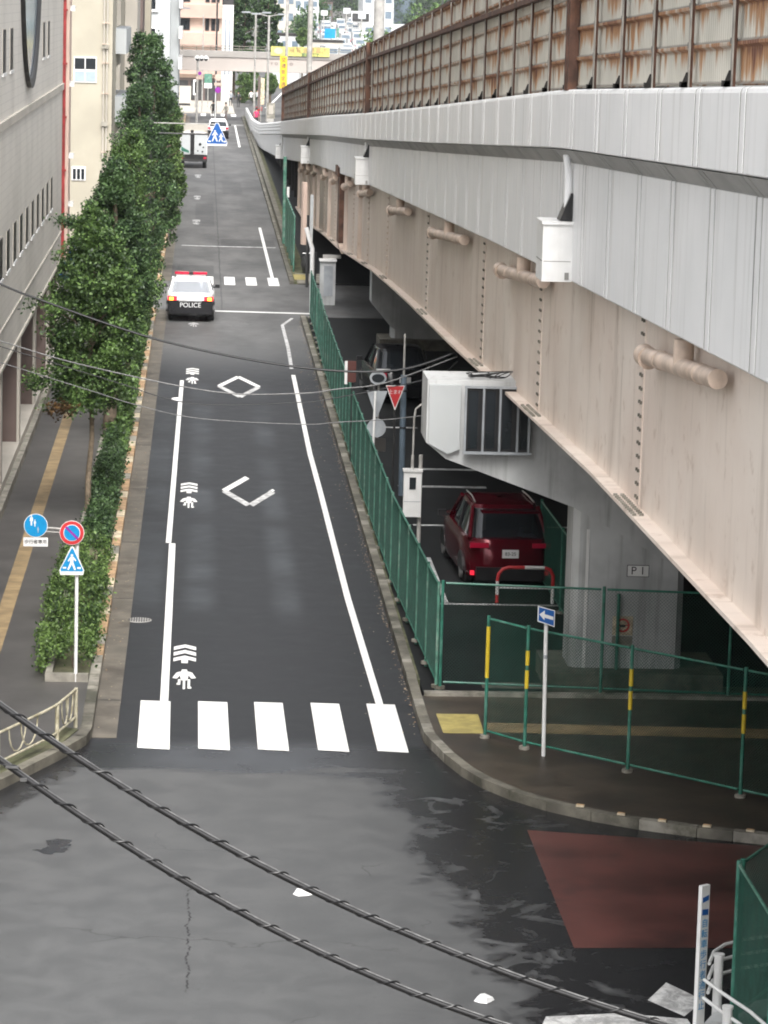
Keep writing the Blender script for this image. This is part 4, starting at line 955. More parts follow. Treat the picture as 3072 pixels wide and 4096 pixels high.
# ================================================================== VEHICLES (built nose to +Y, then placed)
def selip(W, L, n, e=5.0):
    P = []
    for k in range(n):
        t = 2*math.pi*(k+.5)/n; c, s_ = math.cos(t), math.sin(t)
        P.append((math.copysign(abs(c)**(2/e), c)*W, math.copysign(abs(s_)**(2/e), s_)*L))
    return P
def car(name, label, cat, x, y, rz, W, L, Ht, belt, hood, trunkz, c_body, c_low, cab, plate=True, split=.70, hatch=False, group=None, gl='glass'):
    """W half width, L half length, cab = (rear belt y, front belt y, rear roof y, front roof y)"""
    r = thing(name, label, cat, (x, y, 0), group, local=True); r.rotation_euler.z = rz
    n = 40
    def deck(yy):
        if yy > cab[1]: t = (yy-cab[1])/(L-cab[1]); return belt+(hood-belt)*min(1,t*1.15)
        if yy < cab[0]: t = (cab[0]-yy)/(L+cab[0]+.001); return belt+(trunkz-belt)*min(1, t)
        return belt
    b = MB(); rings = []
    def ring(sw, sl, zf, yo=0):
        return [(px_*sw, py_*sl+yo, zf(py_)) for px_, py_ in selip(W, L, n)]
    rings.append(ring(.88,.95,lambda q:.20)); rings.append(ring(.97,.985,lambda q:.26)); rings.append(ring(1,1,lambda q:.42)); rings.append(ring(1,1,lambda q:.58))
    rings.append(ring(.995,.992,lambda q:min(split,deck(q)-.08))); rings.append(ring(.985,.975,lambda q:deck(q)-.07)); rings.append(ring(.95,.955,lambda q:deck(q)))
    rings.append(ring(.80,.90,lambda q:deck(q)+.015)); rings.append(ring(.4,.6,lambda q:deck(q*.7)+.03)); rings.append(ring(.02,.02,lambda q:belt+.03))
    b.loft(rings, mf=lambda i, k: c_low if i < 4 else c_body, cap=False); b.build('body', r, smooth=35)
    # cabin: belt loop -> roof loop
    m = 24
    def loop(hw, y0, y1, z, e=6):
        cy, hl = (y0+y1)/2, (y1-y0)/2
        return [(px_, cy+py_, z) for px_, py_ in selip(hw, hl, m, e)]
    g = MB(); l0 = loop(W*.90, cab[0], cab[1], belt-.01); l1 = loop(W*.74, cab[2]-.12, cab[3]+.12, Ht-.10)
    g.loft([l0, l1], gl, cap=False); g.build('windows', r, smooth=30)
    f = MB(); l2 = loop(W*.76, cab[2]-.10, cab[3]+.10, Ht-.11); l3 = loop(W*.73, cab[2]-.02, cab[3]+.02, Ht-.03); l4 = loop(W*.55, cab[2]+.2, cab[3]-.2, Ht); l5 = loop(.05,(cab[2]+cab[3])/2-.1,(cab[2]+cab[3])/2+.1,Ht+.01)
    f.loft([l2,l3,l4,l5], c_body, cap=False)
    for sx in (-1, 1):                                          # pillars
        for (ya, yb) in ((cab[0]+.05, cab[2]-.02), (cab[1]-.05, cab[3]+.02)):
            f.tube([(sx*W*.875, ya, belt), (sx*W*.735, yb, Ht-.08)], .05, c_body, 6)
        ym = (cab[2]+cab[3])/2; f.tube([(sx*W*.905, ym, belt), (sx*W*.76, ym, Ht-.09)], .035, 'black', 6)
    f.build('roof', r, smooth=35)
    for sx in (-1, 1):
        for yy in (-L+.85, L-.85):
            t = MB(); ww = .12
            t.loft([[(sx*(W-.20)+q, yy+rr*math.cos(a*math.pi/10), .32+rr*math.sin(a*math.pi/10)) for a in range(20)] for q, rr in ((-ww,.28),(-ww+.03,.32),(ww-.03+.06*sx,.32),(ww+.06*sx,.28))], 'rubber')
            t = t.build('wheel', r, smooth=40)
            MB().loft([[(sx*(W-.015)-sx*q, yy+rr*math.cos(a*math.pi/10), .32+rr*math.sin(a*math.pi/10)) for a in range(20)] for q, rr in ((.03,.20),(-.01,.19),(-.012,.05))], 'silver').build('rim', t, smooth=30)
            MB().loft([[(sx*(W+.004)-sx*q, yy+.37*math.cos(a*math.pi/12), .34+.37*math.sin(a*math.pi/12)) for a in range(13)] for q in (.0,.1)], 'black').build('wheel_arch', r)
        mr = MB(); mr.obox((sx*(W+.10), cab[1]-.15, belt+.06), (.17,.10,.13), 0, 'black'); mr.obox((sx*(W+.0), cab[1]-.13, belt+.02), (.12,.05,.05), 0, 'black'); mr.build('mirror', r)
    if plate:
        pz = .78 if hatch else .60
        p = MB(); p.box(-.17,.17,-L-.02,-L+.02,pz-.085,pz+.085,'whitec'); p.build('number_plate', r)
    return r
def lamps(r, W, L, z0, z1, x0, x1, m='lampred', y=None):
    for sx in (-1, 1):
        xs = sorted((sx*x0, sx*x1)); MB().box(xs[0],xs[1],-L+.0,-L+.14,z0,z1,m).build('tail_lamp', r)
E=None
pc = car('police_car', 'black and white police car with a red light bar braking at the stop line', 'police car', -.33, 117.35, 0, .90, 2.4, 1.47, .98, .82, 1.03, 'whitec', 'blackc', (-1.55, 1.15, -.75, .35), split=.80, plate=False, gl='mirrorglass')
for sx, mm in ((-1,'orl'),(1,'orl')):
    MB().box(min(sx*.50,sx*.84),max(sx*.50,sx*.84),-2.385,-2.25,.80,.95,'redl').build('tail_lamp', pc)
    MB().obox((sx*.70,-2.38,.86),(.15,.05,.11),0,mm).build('indicator', pc)
MB().box(-.80,.80,-2.418,-2.3,.30,.76,'blackc').build('bumper', pc)
text('POLICE', .24, 'whitec', pc, facing(0,-2.425,.63), .004)
lb = MB(); lb.box(-.60,-.08,-.28,.0,1.58,1.67,'lampred').box(.08,.60,-.28,.0,1.58,1.67,'lampred').box(-.08,.08,-.26,-.02,1.56,1.66,'black').box(-.55,.55,-.22,-.06,1.47,1.56,'whitec'); lb.build('light_bar', pc)
MB().box(-.42,.42,-2.385,-2.37,.72,.79,'silver').build('trim_strip', pc); MB().tube([(0,-.6,1.46),(0,-.65,1.75)],.008,'black',5).build('aerial', pc)
pc2 = car('police_car', 'far white patrol car with a dark lower body, at the end of the street', 'police car', 1.3, 264.2, 0, .90, 2.3, 1.5, 1.0, .85, 1.02, 'whitec', 'blackc', (-1.7, 1.15, -1.1, .4), split=.70)
lamps(pc2, .9, 2.3, .82, .98, .62, .84)
MB().box(-.6,.6,-.4,-.12,1.5,1.62,'whitec').build('light_bar', pc2)
rc = car('red_car', 'dark red hatchback SUV parked under the elevated road behind the mesh fence', 'car', 6.36, 65.3, R(3), .93, 2.28, 1.69, 1.06, .98, 1.06, 'redc', 'redc', (-2.05, 1.0, -1.35, .25), split=.72, hatch=True)
for sx in (-1,1):
    MB().box(min(sx*.45,sx*.84),max(sx*.45,sx*.84),-2.26,-2.1,.90,1.0,'lampred').build('tail_lamp', rc); MB().box(min(sx*.74,sx*.82),max(sx*.74,sx*.82),-2.30,-2.2,.34,.42,'redl').build('reflector', rc)
    MB().tube([(sx*.62,-1.25,1.70),(sx*.60,-.6,1.73),(sx*.60,.2,1.71)],.018,'silver',6).build('roof_rail', rc)
MB().box(-.7,.7,-2.30,-2.2,.22,.50,'black').build('rear_bumper', rc); MB().box(-.6,.6,-2.15,-1.9,1.60,1.64,'redc').build('spoiler', rc)
text('83-25', .10, 'black', rc, facing(0,-2.305,.78), .001)
dc = car('black_car', 'black car with bright glass reflections parked deeper in the dark lot', 'car', 6.0, 94.5, R(4), .90, 2.25, 1.62, 1.0, .92, 1.02, 'blackc', 'blackc', (-1.9, 1.1, -1.2, .3), hatch=True)
lamps(dc, .9, 2.25, .84, .98, .55, .84)
MB().box(-.86,-.45,-2.24,-2.15,1.05,1.1,'whitec').build('rear_trim', dc)

tk = thing('truck', 'white box truck with a dark slot between its rear doors and a black bumper', 'truck', (-.60,217.3,0), None, True)
W_ = .95
MB().box(-W_,W_,.0,3.6,.95,2.35,'white').box(-W_,W_,0,.08,2.62,2.98,'beigew').box(-W_,-W_+.08,.08,3.6,2.35,2.9,'beigew').box(W_-.08,W_,.08,3.6,2.35,2.9,'beigew').box(-W_,W_,3.5,3.6,2.35,2.95,'beigew').build('cargo_box', tk)
MB().box(-W_+.1,-W_+.95,-.03,0,1.0,2.3,'palew').build('rear_door', tk); MB().box(.08,W_-.04,-.03,0,1.0,2.3,'palew').build('rear_door', tk)
MB().box(-.22,.06,-.05,0,.95,2.35,'black').box(-W_,W_,-.06,0,2.33,2.42,'darksteel').box(-.22,.0,.1,.5,2.42,2.8,'darksteel').build('slot', tk)
MB().box(-W_,W_,-.12,.1,.48,.94,'black').box(-W_+.1,W_-.1,-.15,-.12,.5,.62,'darksteel').build('bumper', tk)
MB().box(-W_,W_,4.0,5.5,.5,2.1,'white').box(-W_+.08,W_-.08,3.9,4.02,1.3,1.95,'glass').build('cab', tk); MB().box(-.35,.35,.1,5.4,.45,.75,'darksteel').build('chassis', tk)
for sx in (-1,1):
    MB().box(min(sx*.70,sx*.90),max(sx*.70,sx*.90),-.16,-.12,.66,.80,'lampred').build('tail_lamp', tk)
    for yy in (.9, 4.7):
        MB().loft([[(sx*.78+q, yy+.36*math.cos(a*math.pi/9), .36+.36*math.sin(a*math.pi/9)) for a in range(18)] for q in (-.14,.14)],'rubber').build('wheel', tk, smooth=40)
for (x_, z_, r_) in ((.45,1.65,.10),(.68,1.45,.06),(.62,1.15,.07),(.3,1.2,.05)): MB().disc((x_,z_),r_,-.045,-.03,'black',12).build('door_mark', tk)
MB().plate([(-.85,1.2),(-.3,1.05),(-.3,1.2),(-.6,1.35),(-.85,1.5)],-.045,.014,'greenp').build('door_emblem', tk)

# ================================================================== SIGNS AND STREET FURNITURE
sp = thing('sign_pole', 'white pole by the near shrubs carrying a no parking disc, blue disc and crossing triangle', 'road sign', (-2.02,53.3,.12))
MB().tube([(-2.03,53.33,.12),(-2.03,53.33,2.86)],.032,'white',12).build('pole', sp, smooth=40)
MB().tube([(-2.03,53.30,2.80),(-2.72,53.30,2.84)],.018,'galv',8).tube([(-2.03,53.30,2.74),(-2.72,53.30,2.77)],.012,'galv',8).build('arm', sp, smooth=40)
b = MB().disc((-2.74,2.875),.205,53.25,53.262,'white',32).disc((-2.74,2.875),.195,53.246,53.25,'blue',32).build('blue_disc', sp)
def figure(px_, pz_, s, y, m, par, walk=False):
    f = MB(); f.disc((px_,pz_+.42*s),.075*s,y-.003,y,m,14)
    if walk:
        f.plate([(px_-.09*s,pz_+.33*s),(px_+.10*s,pz_+.33*s),(px_+.26*s,pz_+.12*s),(px_+.21*s,pz_+.07*s),(px_+.09*s,pz_+.2*s),(px_+.09*s,pz_),(px_+.24*s,pz_-.42*s),(px_+.14*s,pz_-.44*s),(px_,pz_-.10*s),(px_-.17*s,pz_-.44*s),(px_-.26*s,pz_-.42*s),(px_-.09*s,pz_),(px_-.09*s,pz_+.2*s),(px_-.18*s,pz_+.05*s),(px_-.24*s,pz_+.08*s)], y-.003, .003, m)
    else:
        f.plate([(px_-.12*s,pz_+.30*s),(px_+.12*s,pz_+.30*s),(px_+.15*s,pz_-.02*s),(px_+.08*s,pz_-.05*s),(px_+.06*s,pz_-.45*s),(px_-.06*s,pz_-.45*s),(px_-.08*s,pz_-.05*s),(px_-.15*s,pz_-.02*s)], y-.003, .003, m)
    return f.build('symbol', par)
figure(-2.815, 2.96, .19, 53.246, 'white', b); figure(-2.755, 2.915, .13, 53.246, 'white', b); figure(-2.70,2.80,.11,53.246,'glassl',b)
b = MB().box(-2.95,-2.53,53.25,53.262,2.51,2.665,'white').build('text_plate', sp); text('歩行者専用', .078, 'black', b, facing(-2.74,53.247,2.588), .0015)
b = MB().disc((-2.12,2.76),.213,53.24,53.252,'white',32).disc((-2.12,2.76),.205,53.236,53.24,'red',32).disc((-2.12,2.76),.145,53.232,53.236,'white',32).disc((-2.12,2.76),.135,53.228,53.232,'blue',32).build('no_parking_disc', sp)
q = MB(); q.plate([(-2.12-.115,2.76+.085),(-2.12-.09,2.76+.115),(-2.12+.115,2.76-.085),(-2.12+.09,2.76-.115)], 53.224,.004,'purple'); q.build('symbol', b)
b = MB().plate([(-2.33,2.10),(-2.31,2.02),(-1.92,2.02),(-1.90,2.10),(-2.08,2.50),(-2.11,2.53),(-2.14,2.50)],53.25,.012,'white').plate([(-2.31,2.11),(-2.29,2.07),(-1.94,2.07),(-1.92,2.11),(-2.10,2.49),(-2.12,2.49)],53.246,.004,'blue').build('crossing_triangle', sp)
figure(-2.115,2.24,.30,53.246,'white',b,True)
q = MB(); q.box(-2.27,-2.21,53.243,53.246,2.13,2.16,'white').box(-2.02,-1.96,53.243,53.246,2.13,2.16,'white').box(-2.29,-1.94,53.243,53.246,2.07,2.085,'white'); q.build('symbol', b)

ow = thing('one_way_sign', 'small blue one way plate with white arrow on a white pole by the island fence', 'road sign', (5.61,48.35,.13))
MB().tube([(5.61,48.35,.1),(5.575,48.35,2.45)],.033,'white',12).tube([(5.585,48.35,1.72),(5.583,48.35,1.78)],.037,'greyback',12).build('pole', ow, smooth=40)
b = MB().plate([(5.43,2.33),(5.705,2.24),(5.705,2.51),(5.43,2.58)],48.28,.01,'white').plate([(5.445,2.345),(5.69,2.262),(5.69,2.50),(5.445,2.562)],48.276,.004,'dblue').build('plate', ow)
MB().plate([(5.455,2.445),(5.54,2.35),(5.54,2.395),(5.68,2.355),(5.68,2.41),(5.54,2.45),(5.54,2.51)],48.27,.005,'white').build('arrow', b)

# school crossing sign on a mast arm over the lane
ss = thing('school_crossing_sign', 'dark blue triangular sign with two walking figures on a mast arm over the lane', 'road sign', (-1.95,119,.12))
MB().tube([(-1.95,119,0),(-1.95,119,7.5)],.06,'darksteel',10).tube([(-1.95,119,6.72),(.5,119,6.72)],.03,'darksteel',8).tube([(-1.95,119,7.1),(.5,119,7.1)],.02,'galv',8).build('mast', ss, smooth=40)
b = MB().plate([(.14,6.42),(.17,6.30),(.92,6.30),(.95,6.42),(.60,7.16),(.49,7.16)],118.9,.02,'white').plate([(.165,6.43),(.19,6.38),(.90,6.38),(.925,6.43),(.585,7.14),(.505,7.14)],118.894,.006,'dblue').build('panel', ss)
figure(.47,6.66,.46,118.893,'white',b,True); figure(.70,6.60,.34,118.893,'white',b,True)
q = MB(); q.box(.22,.32,118.89,118.893,6.44,6.49,'white').box(.80,.89,118.89,118.893,6.44,6.49,'white'); q.build('symbol', b)

# guard rail on the near left corner
gr = thing('guard_rail', 'old cream pipe guard rail bending around the near left street corner', 'guard rail', (-2.1,49,.1))
GP = [(-1.89,49.9),(-2.14,48.75),(-2.32,48.25),(-2.95,46.75),(-3.6,45.2)]
for z, rr in ((.76,.024),(.30,.020)): 
    b = MB(); b.tube([(x_,y_,z) for x_, y_ in GP], rr, 'railyg', 8); b.build('rail', gr, smooth=50)
for (x_, y_) in ((-1.89,49.9),(-2.14,48.75),(-2.95,46.75)):
    b = MB(); b.tube([(x_,y_,.0),(x_,y_,.78)], .034, 'railyg', 10); b.build('post', gr, smooth=50)
for (xa,ya,xb,yb) in ((-1.91,49.75,-2.12,48.85),(-2.36,48.2,-2.9,46.85),(-3.0,46.6,-3.5,45.4)):
    b = MB(); A=Vector((xa,ya,0)); B=Vector((xb,yb,0))
    for o_ in (.0,.3):
        P = [A.lerp(B, .1+o_+.42*(1-math.cos(k*math.pi/8))/2)+Vector((0,0,.33+.40*(1-math.sin(k*math.pi/8)*.98))) for k in range(9)]
        b.tube(P, .013, 'railyg', 6)
    b.build('hoop', gr, smooth=50)
mb = MB(); 
mb.sheet([(-1.84,49.72),(-2.2,48.25),(-3.0,46.4),(-3.6,45.3),(-3.9,45.6),(-3.2,47),(-2.45,48.6),(-2.1,49.9)], .135, 'moss', .03); mb.build('verge', kind='structure')

# bottom right: sign board, bollards and curved pipe barrier
wb = thing('post_sign', 'tall narrow white post sign with blue markings at the bottom right corner', 'post sign', (6.0,34.9,0))
MB().obox((6.0,34.95,.9),(.135,.055,2.0),R(38),'white').build('board', wb)
M0 = Matrix.Translation((6.0,34.95,0)) @ Matrix.Rotation(R(38),4,'Z')
def wbq(z0, z1, sk, m='dblue'):
    o_ = MB(); P = [(-.05,z0),(.05,z0+sk),(.05,z1+sk),(-.05,z1)]
    o_.loft([[tuple(M0 @ Vector((a,yy,z))) for a, z in P] for yy in (-.032,-.0285)], m); return o_
wbq(1.70,1.76,.02).build('mark', wb); wbq(1.55,1.62,-.01).build('mark', wb)
for k, ch in enumerate('自転車歩行者通行止'):
    text(ch, .11, 'blue', wb, M0 @ Matrix.Translation((0,-.031,1.44-k*.125)) @ Matrix.Rotation(R(90),4,'X'), .001)
def bollard(x, y, h, label):
    o_ = thing('bollard', label, 'bollard', (x,y,0)); MB().cyl((x,y),.057,0,h-.03,'white',18).cyl((x,y),.068,h-.03,h,'white',18).build('post', o_, smooth=40); return o_
bollard(6.35,35.75,.82,'white steel post behind the bottom right post sign, the farther of two'); bollard(6.14,33.85,.80,'white steel post at the very bottom right edge, the nearer of two')
pb_ = thing('pipe_barrier', 'curved white three-pipe barrier passing behind the white posts at the right edge', 'barrier', (6.4,36,0))
for z in (.78,.60,.42): MB().tube([(6.2,35.55,z-.02),(6.32,35.95,z+.0),(6.5,36.25,z),(6.75,36.45,z),(7.3,36.7,z)],.022,'white',8).build('rail', pb_, smooth=50)
pb2 = thing('pipe_barrier', 'white pipe barrier sloping off the bottom right corner of the picture', 'barrier', (6.2,34,0))
for z in (.88,.66): MB().tube([(5.98,34.55,z),(6.1,34.1,z),(6.32,33.4,z),(6.5,32.5,z)],.022,'white',8).build('rail', pb2, smooth=50)
isl2 = MB(); isl2.sheet([(5.92,34.4),(6.05,35.1),(6.3,35.65),(6.6,35.95),(7.4,36.4),(20,37.6),(20,20),(6.3,20),(5.95,30)], .12, 'concrete', .15); isl2.sheet([(6.55,34.9),(7.4,36.2),(20,37),(20,20),(6.6,20)], .15, 'moss', .03)
isl2.build('corner_island', kind='structure')

# things inside the dark lot
gb_ = thing('guard_hoop', 'red and white steel hoop barrier behind the red car', 'barrier', (6.6,61.5,0))
for i, (P, m) in enumerate(((([(6.08,61.5,.05),(6.08,61.5,.22)]),'red'),([(6.08,61.5,.22),(6.08,61.5,.50)],'white'),([(6.08,61.5,.50),(6.10,61.5,.64),(6.18,61.5,.74),(6.30,61.5,.78),(6.62,61.5,.78)],'red'),([(6.62,61.5,.78),(7.02,61.5,.78)],'white'),([(7.02,61.5,.78),(7.14,61.5,.74),(7.2,61.5,.62),(7.2,61.5,.4)],'red'),([(7.2,61.5,.4),(7.2,61.5,.05)],'white'),([(6.10,61.5,.36),(7.19,61.5,.36)],'white'))):
    MB().tube(P,.037 if i < 6 else .02,m,8).build('pipe', gb_, smooth=50)
mbx = thing('meter_box', 'white steel meter cabinet with a dark window on a thin conduit, beside the fence', 'cabinet', (4.9,66,1))
MB().box(4.44,4.82,66,66.2,1.02,2.0,'white').box(4.42,4.84,65.97,66.22,2.0,2.05,'white').build('case', mbx); MB().box(4.56,4.70,65.985,66,1.62,1.88,'glass').build('window', mbx); MB().box(4.455,4.805,65.992,66,1.35,1.36,'greyback').build('door_gap', mbx)
MB().tube([(4.62,66.1,2.0),(4.63,66.1,3.15),(4.66,66.1,3.35),(4.78,66.1,3.45),(4.98,66.1,3.5)],.022,'galv',8).tube([(4.62,66.1,2.05),(4.62,66.1,2.35)],.035,'galv',8).build('conduit', mbx, smooth=50)
MB().tube([(4.80,66.15,0),(4.80,66.15,2.35)],.045,'galv',10).build('post', mbx, smooth=40)
bp = thing('thin_pole', 'blue grey pole with a reversed sign standing in the dark lot', 'pole', (4.98,75,0)); MB().tube([(4.99,75,0),(4.97,75,3.0)],.075,'bluegrey',12).tube([(4.97,75,3.0),(4.97,75,4.0)],.025,'galv',8).build('pole', bp, smooth=40)
for z in (1.7,2.6): MB().tube([(4.98,75,z),(4.98,75,z+.04)],.083,'black',12).build('clamp', bp)
sg = thing('stop_sign', 'red inverted triangle stop sign in the dark lot by the blue grey pole', 'road sign', (4.75,74.6,0))
MB().plate([(4.52,2.79),(4.98,2.79),(4.76,2.20),(4.74,2.20)],74.60,.015,'white').plate([(4.545,2.775),(4.955,2.775),(4.75,2.24)],74.595,.005,'red').build('panel', sg); text('止まれ',.12,'white',sg,facing(4.75,74.592,2.63),.001); MB().tube([(4.75,74.65,0),(4.75,74.65,2.8)],.028,'darksteel',8).build('pole', sg)
s2 = thing('sign_cluster', 'grey backs of a triangular and a round sign on a white pole by the fence', 'road sign', (4.25,73,0))
MB().plate([(3.97,2.86),(4.46,2.86),(4.24,2.24),(4.20,2.24)],72.94,.015,'greyback').build('panel', s2); MB().disc((4.22,1.98),.225,72.94,72.955,'greyback',28).build('disc', s2); MB().box(4.05,4.45,72.94,72.955,1.42,1.74,'dconc').build('plate', s2)
MB().tube([(4.14,72.9,.05),(4.17,72.9,2.85)],.03,'white',10).build('pole', s2, smooth=40)
mrr = thing('traffic_mirror', 'round convex traffic mirror in a pale hood above the sign backs', 'mirror', (4.25,73.4,0))
MB().disc((4.25,3.12),.20,73.3,73.36,'greyback',28,.16).disc((4.25,3.12),.15,73.285,73.30,'glass',28,.10).build('mirror', mrr); MB().tube([(4.28,73.45,0),(4.28,73.45,3.1)],.025,'galv',8).build('pole', mrr)
s3 = thing('small_sign', 'dark red and white narrow sign tilted over the fence beside the sign backs', 'sign', (3.95,80,0))
MB().tube([(3.98,80,0),(3.98,80,2.6)],.025,'darksteel',8).build('pole', s3); MB().box(3.78,4.06,79.9,79.93,2.2,2.75,'redpave').build('panel', s3); MB().obox((3.80,79.88,2.45),(.07,.03,.6),0,'white').build('edge', s3)
ct = thing('machine', 'pale upright ticket machine with a dark front panel at the driveway entrance', 'machine', (5.0,122,0))
MB().box(4.72,5.32,122.6,123.2,0,1.72,'concrete').box(4.68,5.36,122.5,123.3,1.72,1.78,'white').box(4.85,5.55,123.3,123.9,1.78,1.88,'galv').build('case', ct); MB().box(4.86,5.22,122.58,122.6,.35,1.55,'greyback').build('front_panel', ct)
wp = thing('bent_pole', 'white pole with a kinked top at the mouth of the driveway', 'pole', (4.28,119.5,0)); MB().tube([(4.30,119.5,0),(4.27,119.5,2.45),(4.02,119.5,3.25)],.085,'white',12).build('pole', wp, smooth=30); MB().tube([(4.40,119.7,0),(4.40,119.7,2.3)],.05,'darksteel',8).build('stay', wp)
lp = thing('white_pole', 'slim white pole in front of the solid green panel fence', 'pole', (4.03,152,0)); MB().tube([(4.03,151.5,0),(4.0,151.5,4.3)],.09,'greenl',10).build('pole', lp, smooth=40); MB().obox((4.18,151.5,2.6),(.12,.1,.5),0,'white').build('box', lp)
tp = thing('tall_plates', 'two tall pale plates standing on edge by the tan girder near the driveway', 'panel', (4.5,128,0))
MB().obox((4.30,131,3.0),(.16,.4,2.6),R(10),'pinkl',R(0)).build('plate', tp); MB().obox((4.55,129,2.9),(.12,.3,2.0),0,'palew').build('plate', tp); MB().tube([(4.45,130,0),(4.45,130,3)],.06,'darksteel').build('post', tp)
cn = thing('bicycle_heap', 'dark covered motor scooter parked by the driveway', 'scooter', (4.6,135.5,0))
MB().loft([[(4.6+.25*s_*math.cos(k*.785),135.4+dy,.5+.42*s_*math.sin(k*.785)) for k in range(8)] for dy, s_ in ((-.7,.4),(-.4,.9),(0,1),(.5,.9),(.8,.45))],'darksteel').build('cover', cn, smooth=60); MB().tube([(4.4,135,1.0),(4.85,135,1.02)],.02,'silver').build('handlebar', cn)
for yy in (134.9,136.0): MB().loft([[(4.6+q,yy+.26*math.cos(a*.628),.27+.26*math.sin(a*.628)) for a in range(10)] for q in (-.05,.05)],'rubber').build('wheel', cn)

# ================================================================== CABLES
def sag(A, B, s, n=28): return [Vector(A).lerp(Vector(B), k/n)+Vector((0,0,-s*4*(k/n)*(1-k/n))) for k in range(n+1)]
def wrapped(name, label, P):
    """thick telephone cable with its bright carrier strand and spiral hanger"""
    c = thing(name, label, 'cable', tuple(P[0]))
    MB().tube(P, .0125, 'cable', 10, False).build('cable', c, smooth=60)
    up_ = [p+Vector((0,0,.0135)) for p in P]; MB().tube(up_, .0038, 'wire', 6, False).build('carrier_strand', c, smooth=60)
    L = [0]
    for a, b_ in zip(P, P[1:]): L.append(L[-1]+(b_-a).length)
    T = L[-1]; pts = []; n = int(T/.0075)
    for k in range(n):
        s_ = T*k/n; i = max(j for j in range(len(L)) if L[j] <= s_+1e-9); i = min(i, len(P)-2)
        p = P[i].lerp(P[i+1], (s_-L[i])/(L[i+1]-L[i])); d = (P[i+1]-P[i]).normalized(); u = d.cross(Vector((0,0,1))).normalized(); v_ = u.cross(d)
        a = 2*math.pi*s_/.135; pts.append(p+Vector((0,0,.004))+u*math.cos(a)*.0135+v_*math.sin(a)*.0155)
    MB().tube(pts, .0036, 'cable', 5, False).build('spiral_hanger', c, smooth=60)
def quad3(A, B, C, n=40, e=.35):
    A, B, C = map(Vector, (A, B, C)); out = []
    for k in range(n+1):
        t = -e+(1+2*e)*k/n; out.append(A*(1-t)*(1-2*t)+B*4*t*(1-t)+C*t*(2*t-1))
    return out
wrapped('wrapped_cable', 'upper of the two thick black cables crossing the lower part of the view', quad3((-.75,12,9.23),(.50,12,8.485),(1.91,12,7.95)))
wrapped('wrapped_cable', 'lower of the two thick black cables crossing the lower part of the view', quad3((-.75,12,9.01),(.25,12,8.375),(1.24,12,7.95)))
MB_ = MB().obox((-.70,11.98,8.985),(.05,.012,.008),0,'wire').obox((-.655,11.98,8.935),(.025,.012,.012),0,'wire'); o = MB_.build('cable_clamp', loc=(-.7,12,8.98)); tag(o, 'small pale clamp on the lower thick cable at the left edge', 'clamp')
def wirep(label, P, r, m='cable'):
    b = MB(); b.tube(P, r, m, 6, False); o_ = b.build('overhead_wire', loc=tuple(P[0]), smooth=60); tag(o_, label, 'wire', 'overhead wires between the tiled building and the elevated road')
def smoothp(P, n=6):
    P = [Vector(p) for p in P]; out = []
    for i in range(len(P)-1):
        p0, p1, p2, p3 = P[max(i-1,0)], P[i], P[i+1], P[min(i+2,len(P)-1)]
        for k in range(n):
            t = k/n; out.append(.5*((2*p1)+(p2-p0)*t+(2*p0-5*p1+4*p2-p3)*t*t+(3*p1-p0-3*p2+p3)*t**3))
    return out+[P[-1]]
wirep('topmost and thickest overhead wire from the tiled building to the girder', smoothp([(-4.6,66,6.0),(-4.19,66,5.83),(-3.36,66,5.52),(-.76,66,4.7),(2.16,66,4.2),(4.2,66,4.18),(5.5,66,4.6)]), .026)
wirep('second overhead wire from the top, pale, sagging above the near diamond marking', smoothp([(-4.6,66,4.75),(-4.19,66,4.63),(-2.47,66,4.16),(.33,66,3.64),(2.17,66,3.64),(2.97,66,3.75),(4.0,66,3.91),(5.5,66,4.5)]), .014, 'wire')
wirep('third overhead wire, just under the pale one', smoothp([(-4.6,66,4.6),(-4.18,66,4.51),(-1.89,66,3.85),(-.12,66,3.38),(2.18,66,3.45),(2.97,66,3.57),(4.99,66,4.04),(5.5,66,4.4)]), .011)
wirep('lowest thin overhead wire crossing in front of the white pier box', smoothp([(-4.6,66,4.3),(-4.03,66,4.13),(-2.27,66,3.61),(-1.2,66,3.3),(.07,66,3.06),(2.19,66,2.98),(2.99,66,3.04),(4.32,66,3.15),(5.86,66,3.41)]), .010, 'wire')
cb2 = MB()
for k in range(4):
    P = [(5.0+random.uniform(-.2,.5), 54.0+random.uniform(-.3,.2), 5.52)]+[(5.0+random.uniform(-.4,.5), 53.9+random.uniform(-.4,.2), 5.53+random.uniform(0,.12)) for _ in range(3)]+[(5.4+random.uniform(-.3,.3), 54.2, 5.6)]
    cb2.tube(smoothp(P), .010, 'cable', 5, False)
o = cb2.build('cable_bundle', loc=(5.1,54,5.5)); tag(o, 'tangle of black cables lying on top of the pier cap', 'cables')

# ================================================================== FAR END OF THE STREET
def lamp_post(x, y, h, label, arms=((1,1.4),), r=.08, z0=0, m='galv', name='street_lamp', head=True):
    t = thing(name, label, 'street lamp' if head else 'utility pole', (x,y,z0)); MB().tube([(x,y,z0),(x,y,h)],[r*1.2,r],m,10).build('pole', t, smooth=40)
    for sx, L in arms:
        MB().tube([(x,y,h-.1),(x+sx*L,y,h+.12)],.04,m,8).build('arm', t, smooth=40)
        if head: MB().obox((x+sx*(L+.2),y,h+.12),(.8,.3,.14),0,'greyback').build('lamp_head', t)
    return t
lamp_post(5.90,290,10.1,'twin arm street lamp, tallest pole beside the end of the ramp',((-1,1.0),(1,1.0)),.11)
lamp_post(4.72,292,10.2,'street lamp left of the tallest twin arm lamp',((-1,.7),(1,.8)),.09)
lamp_post(-2.42,294,10.4,'dark street lamp with a short arm in front of the apartment block',((1,.5),),.09,m='darksteel')
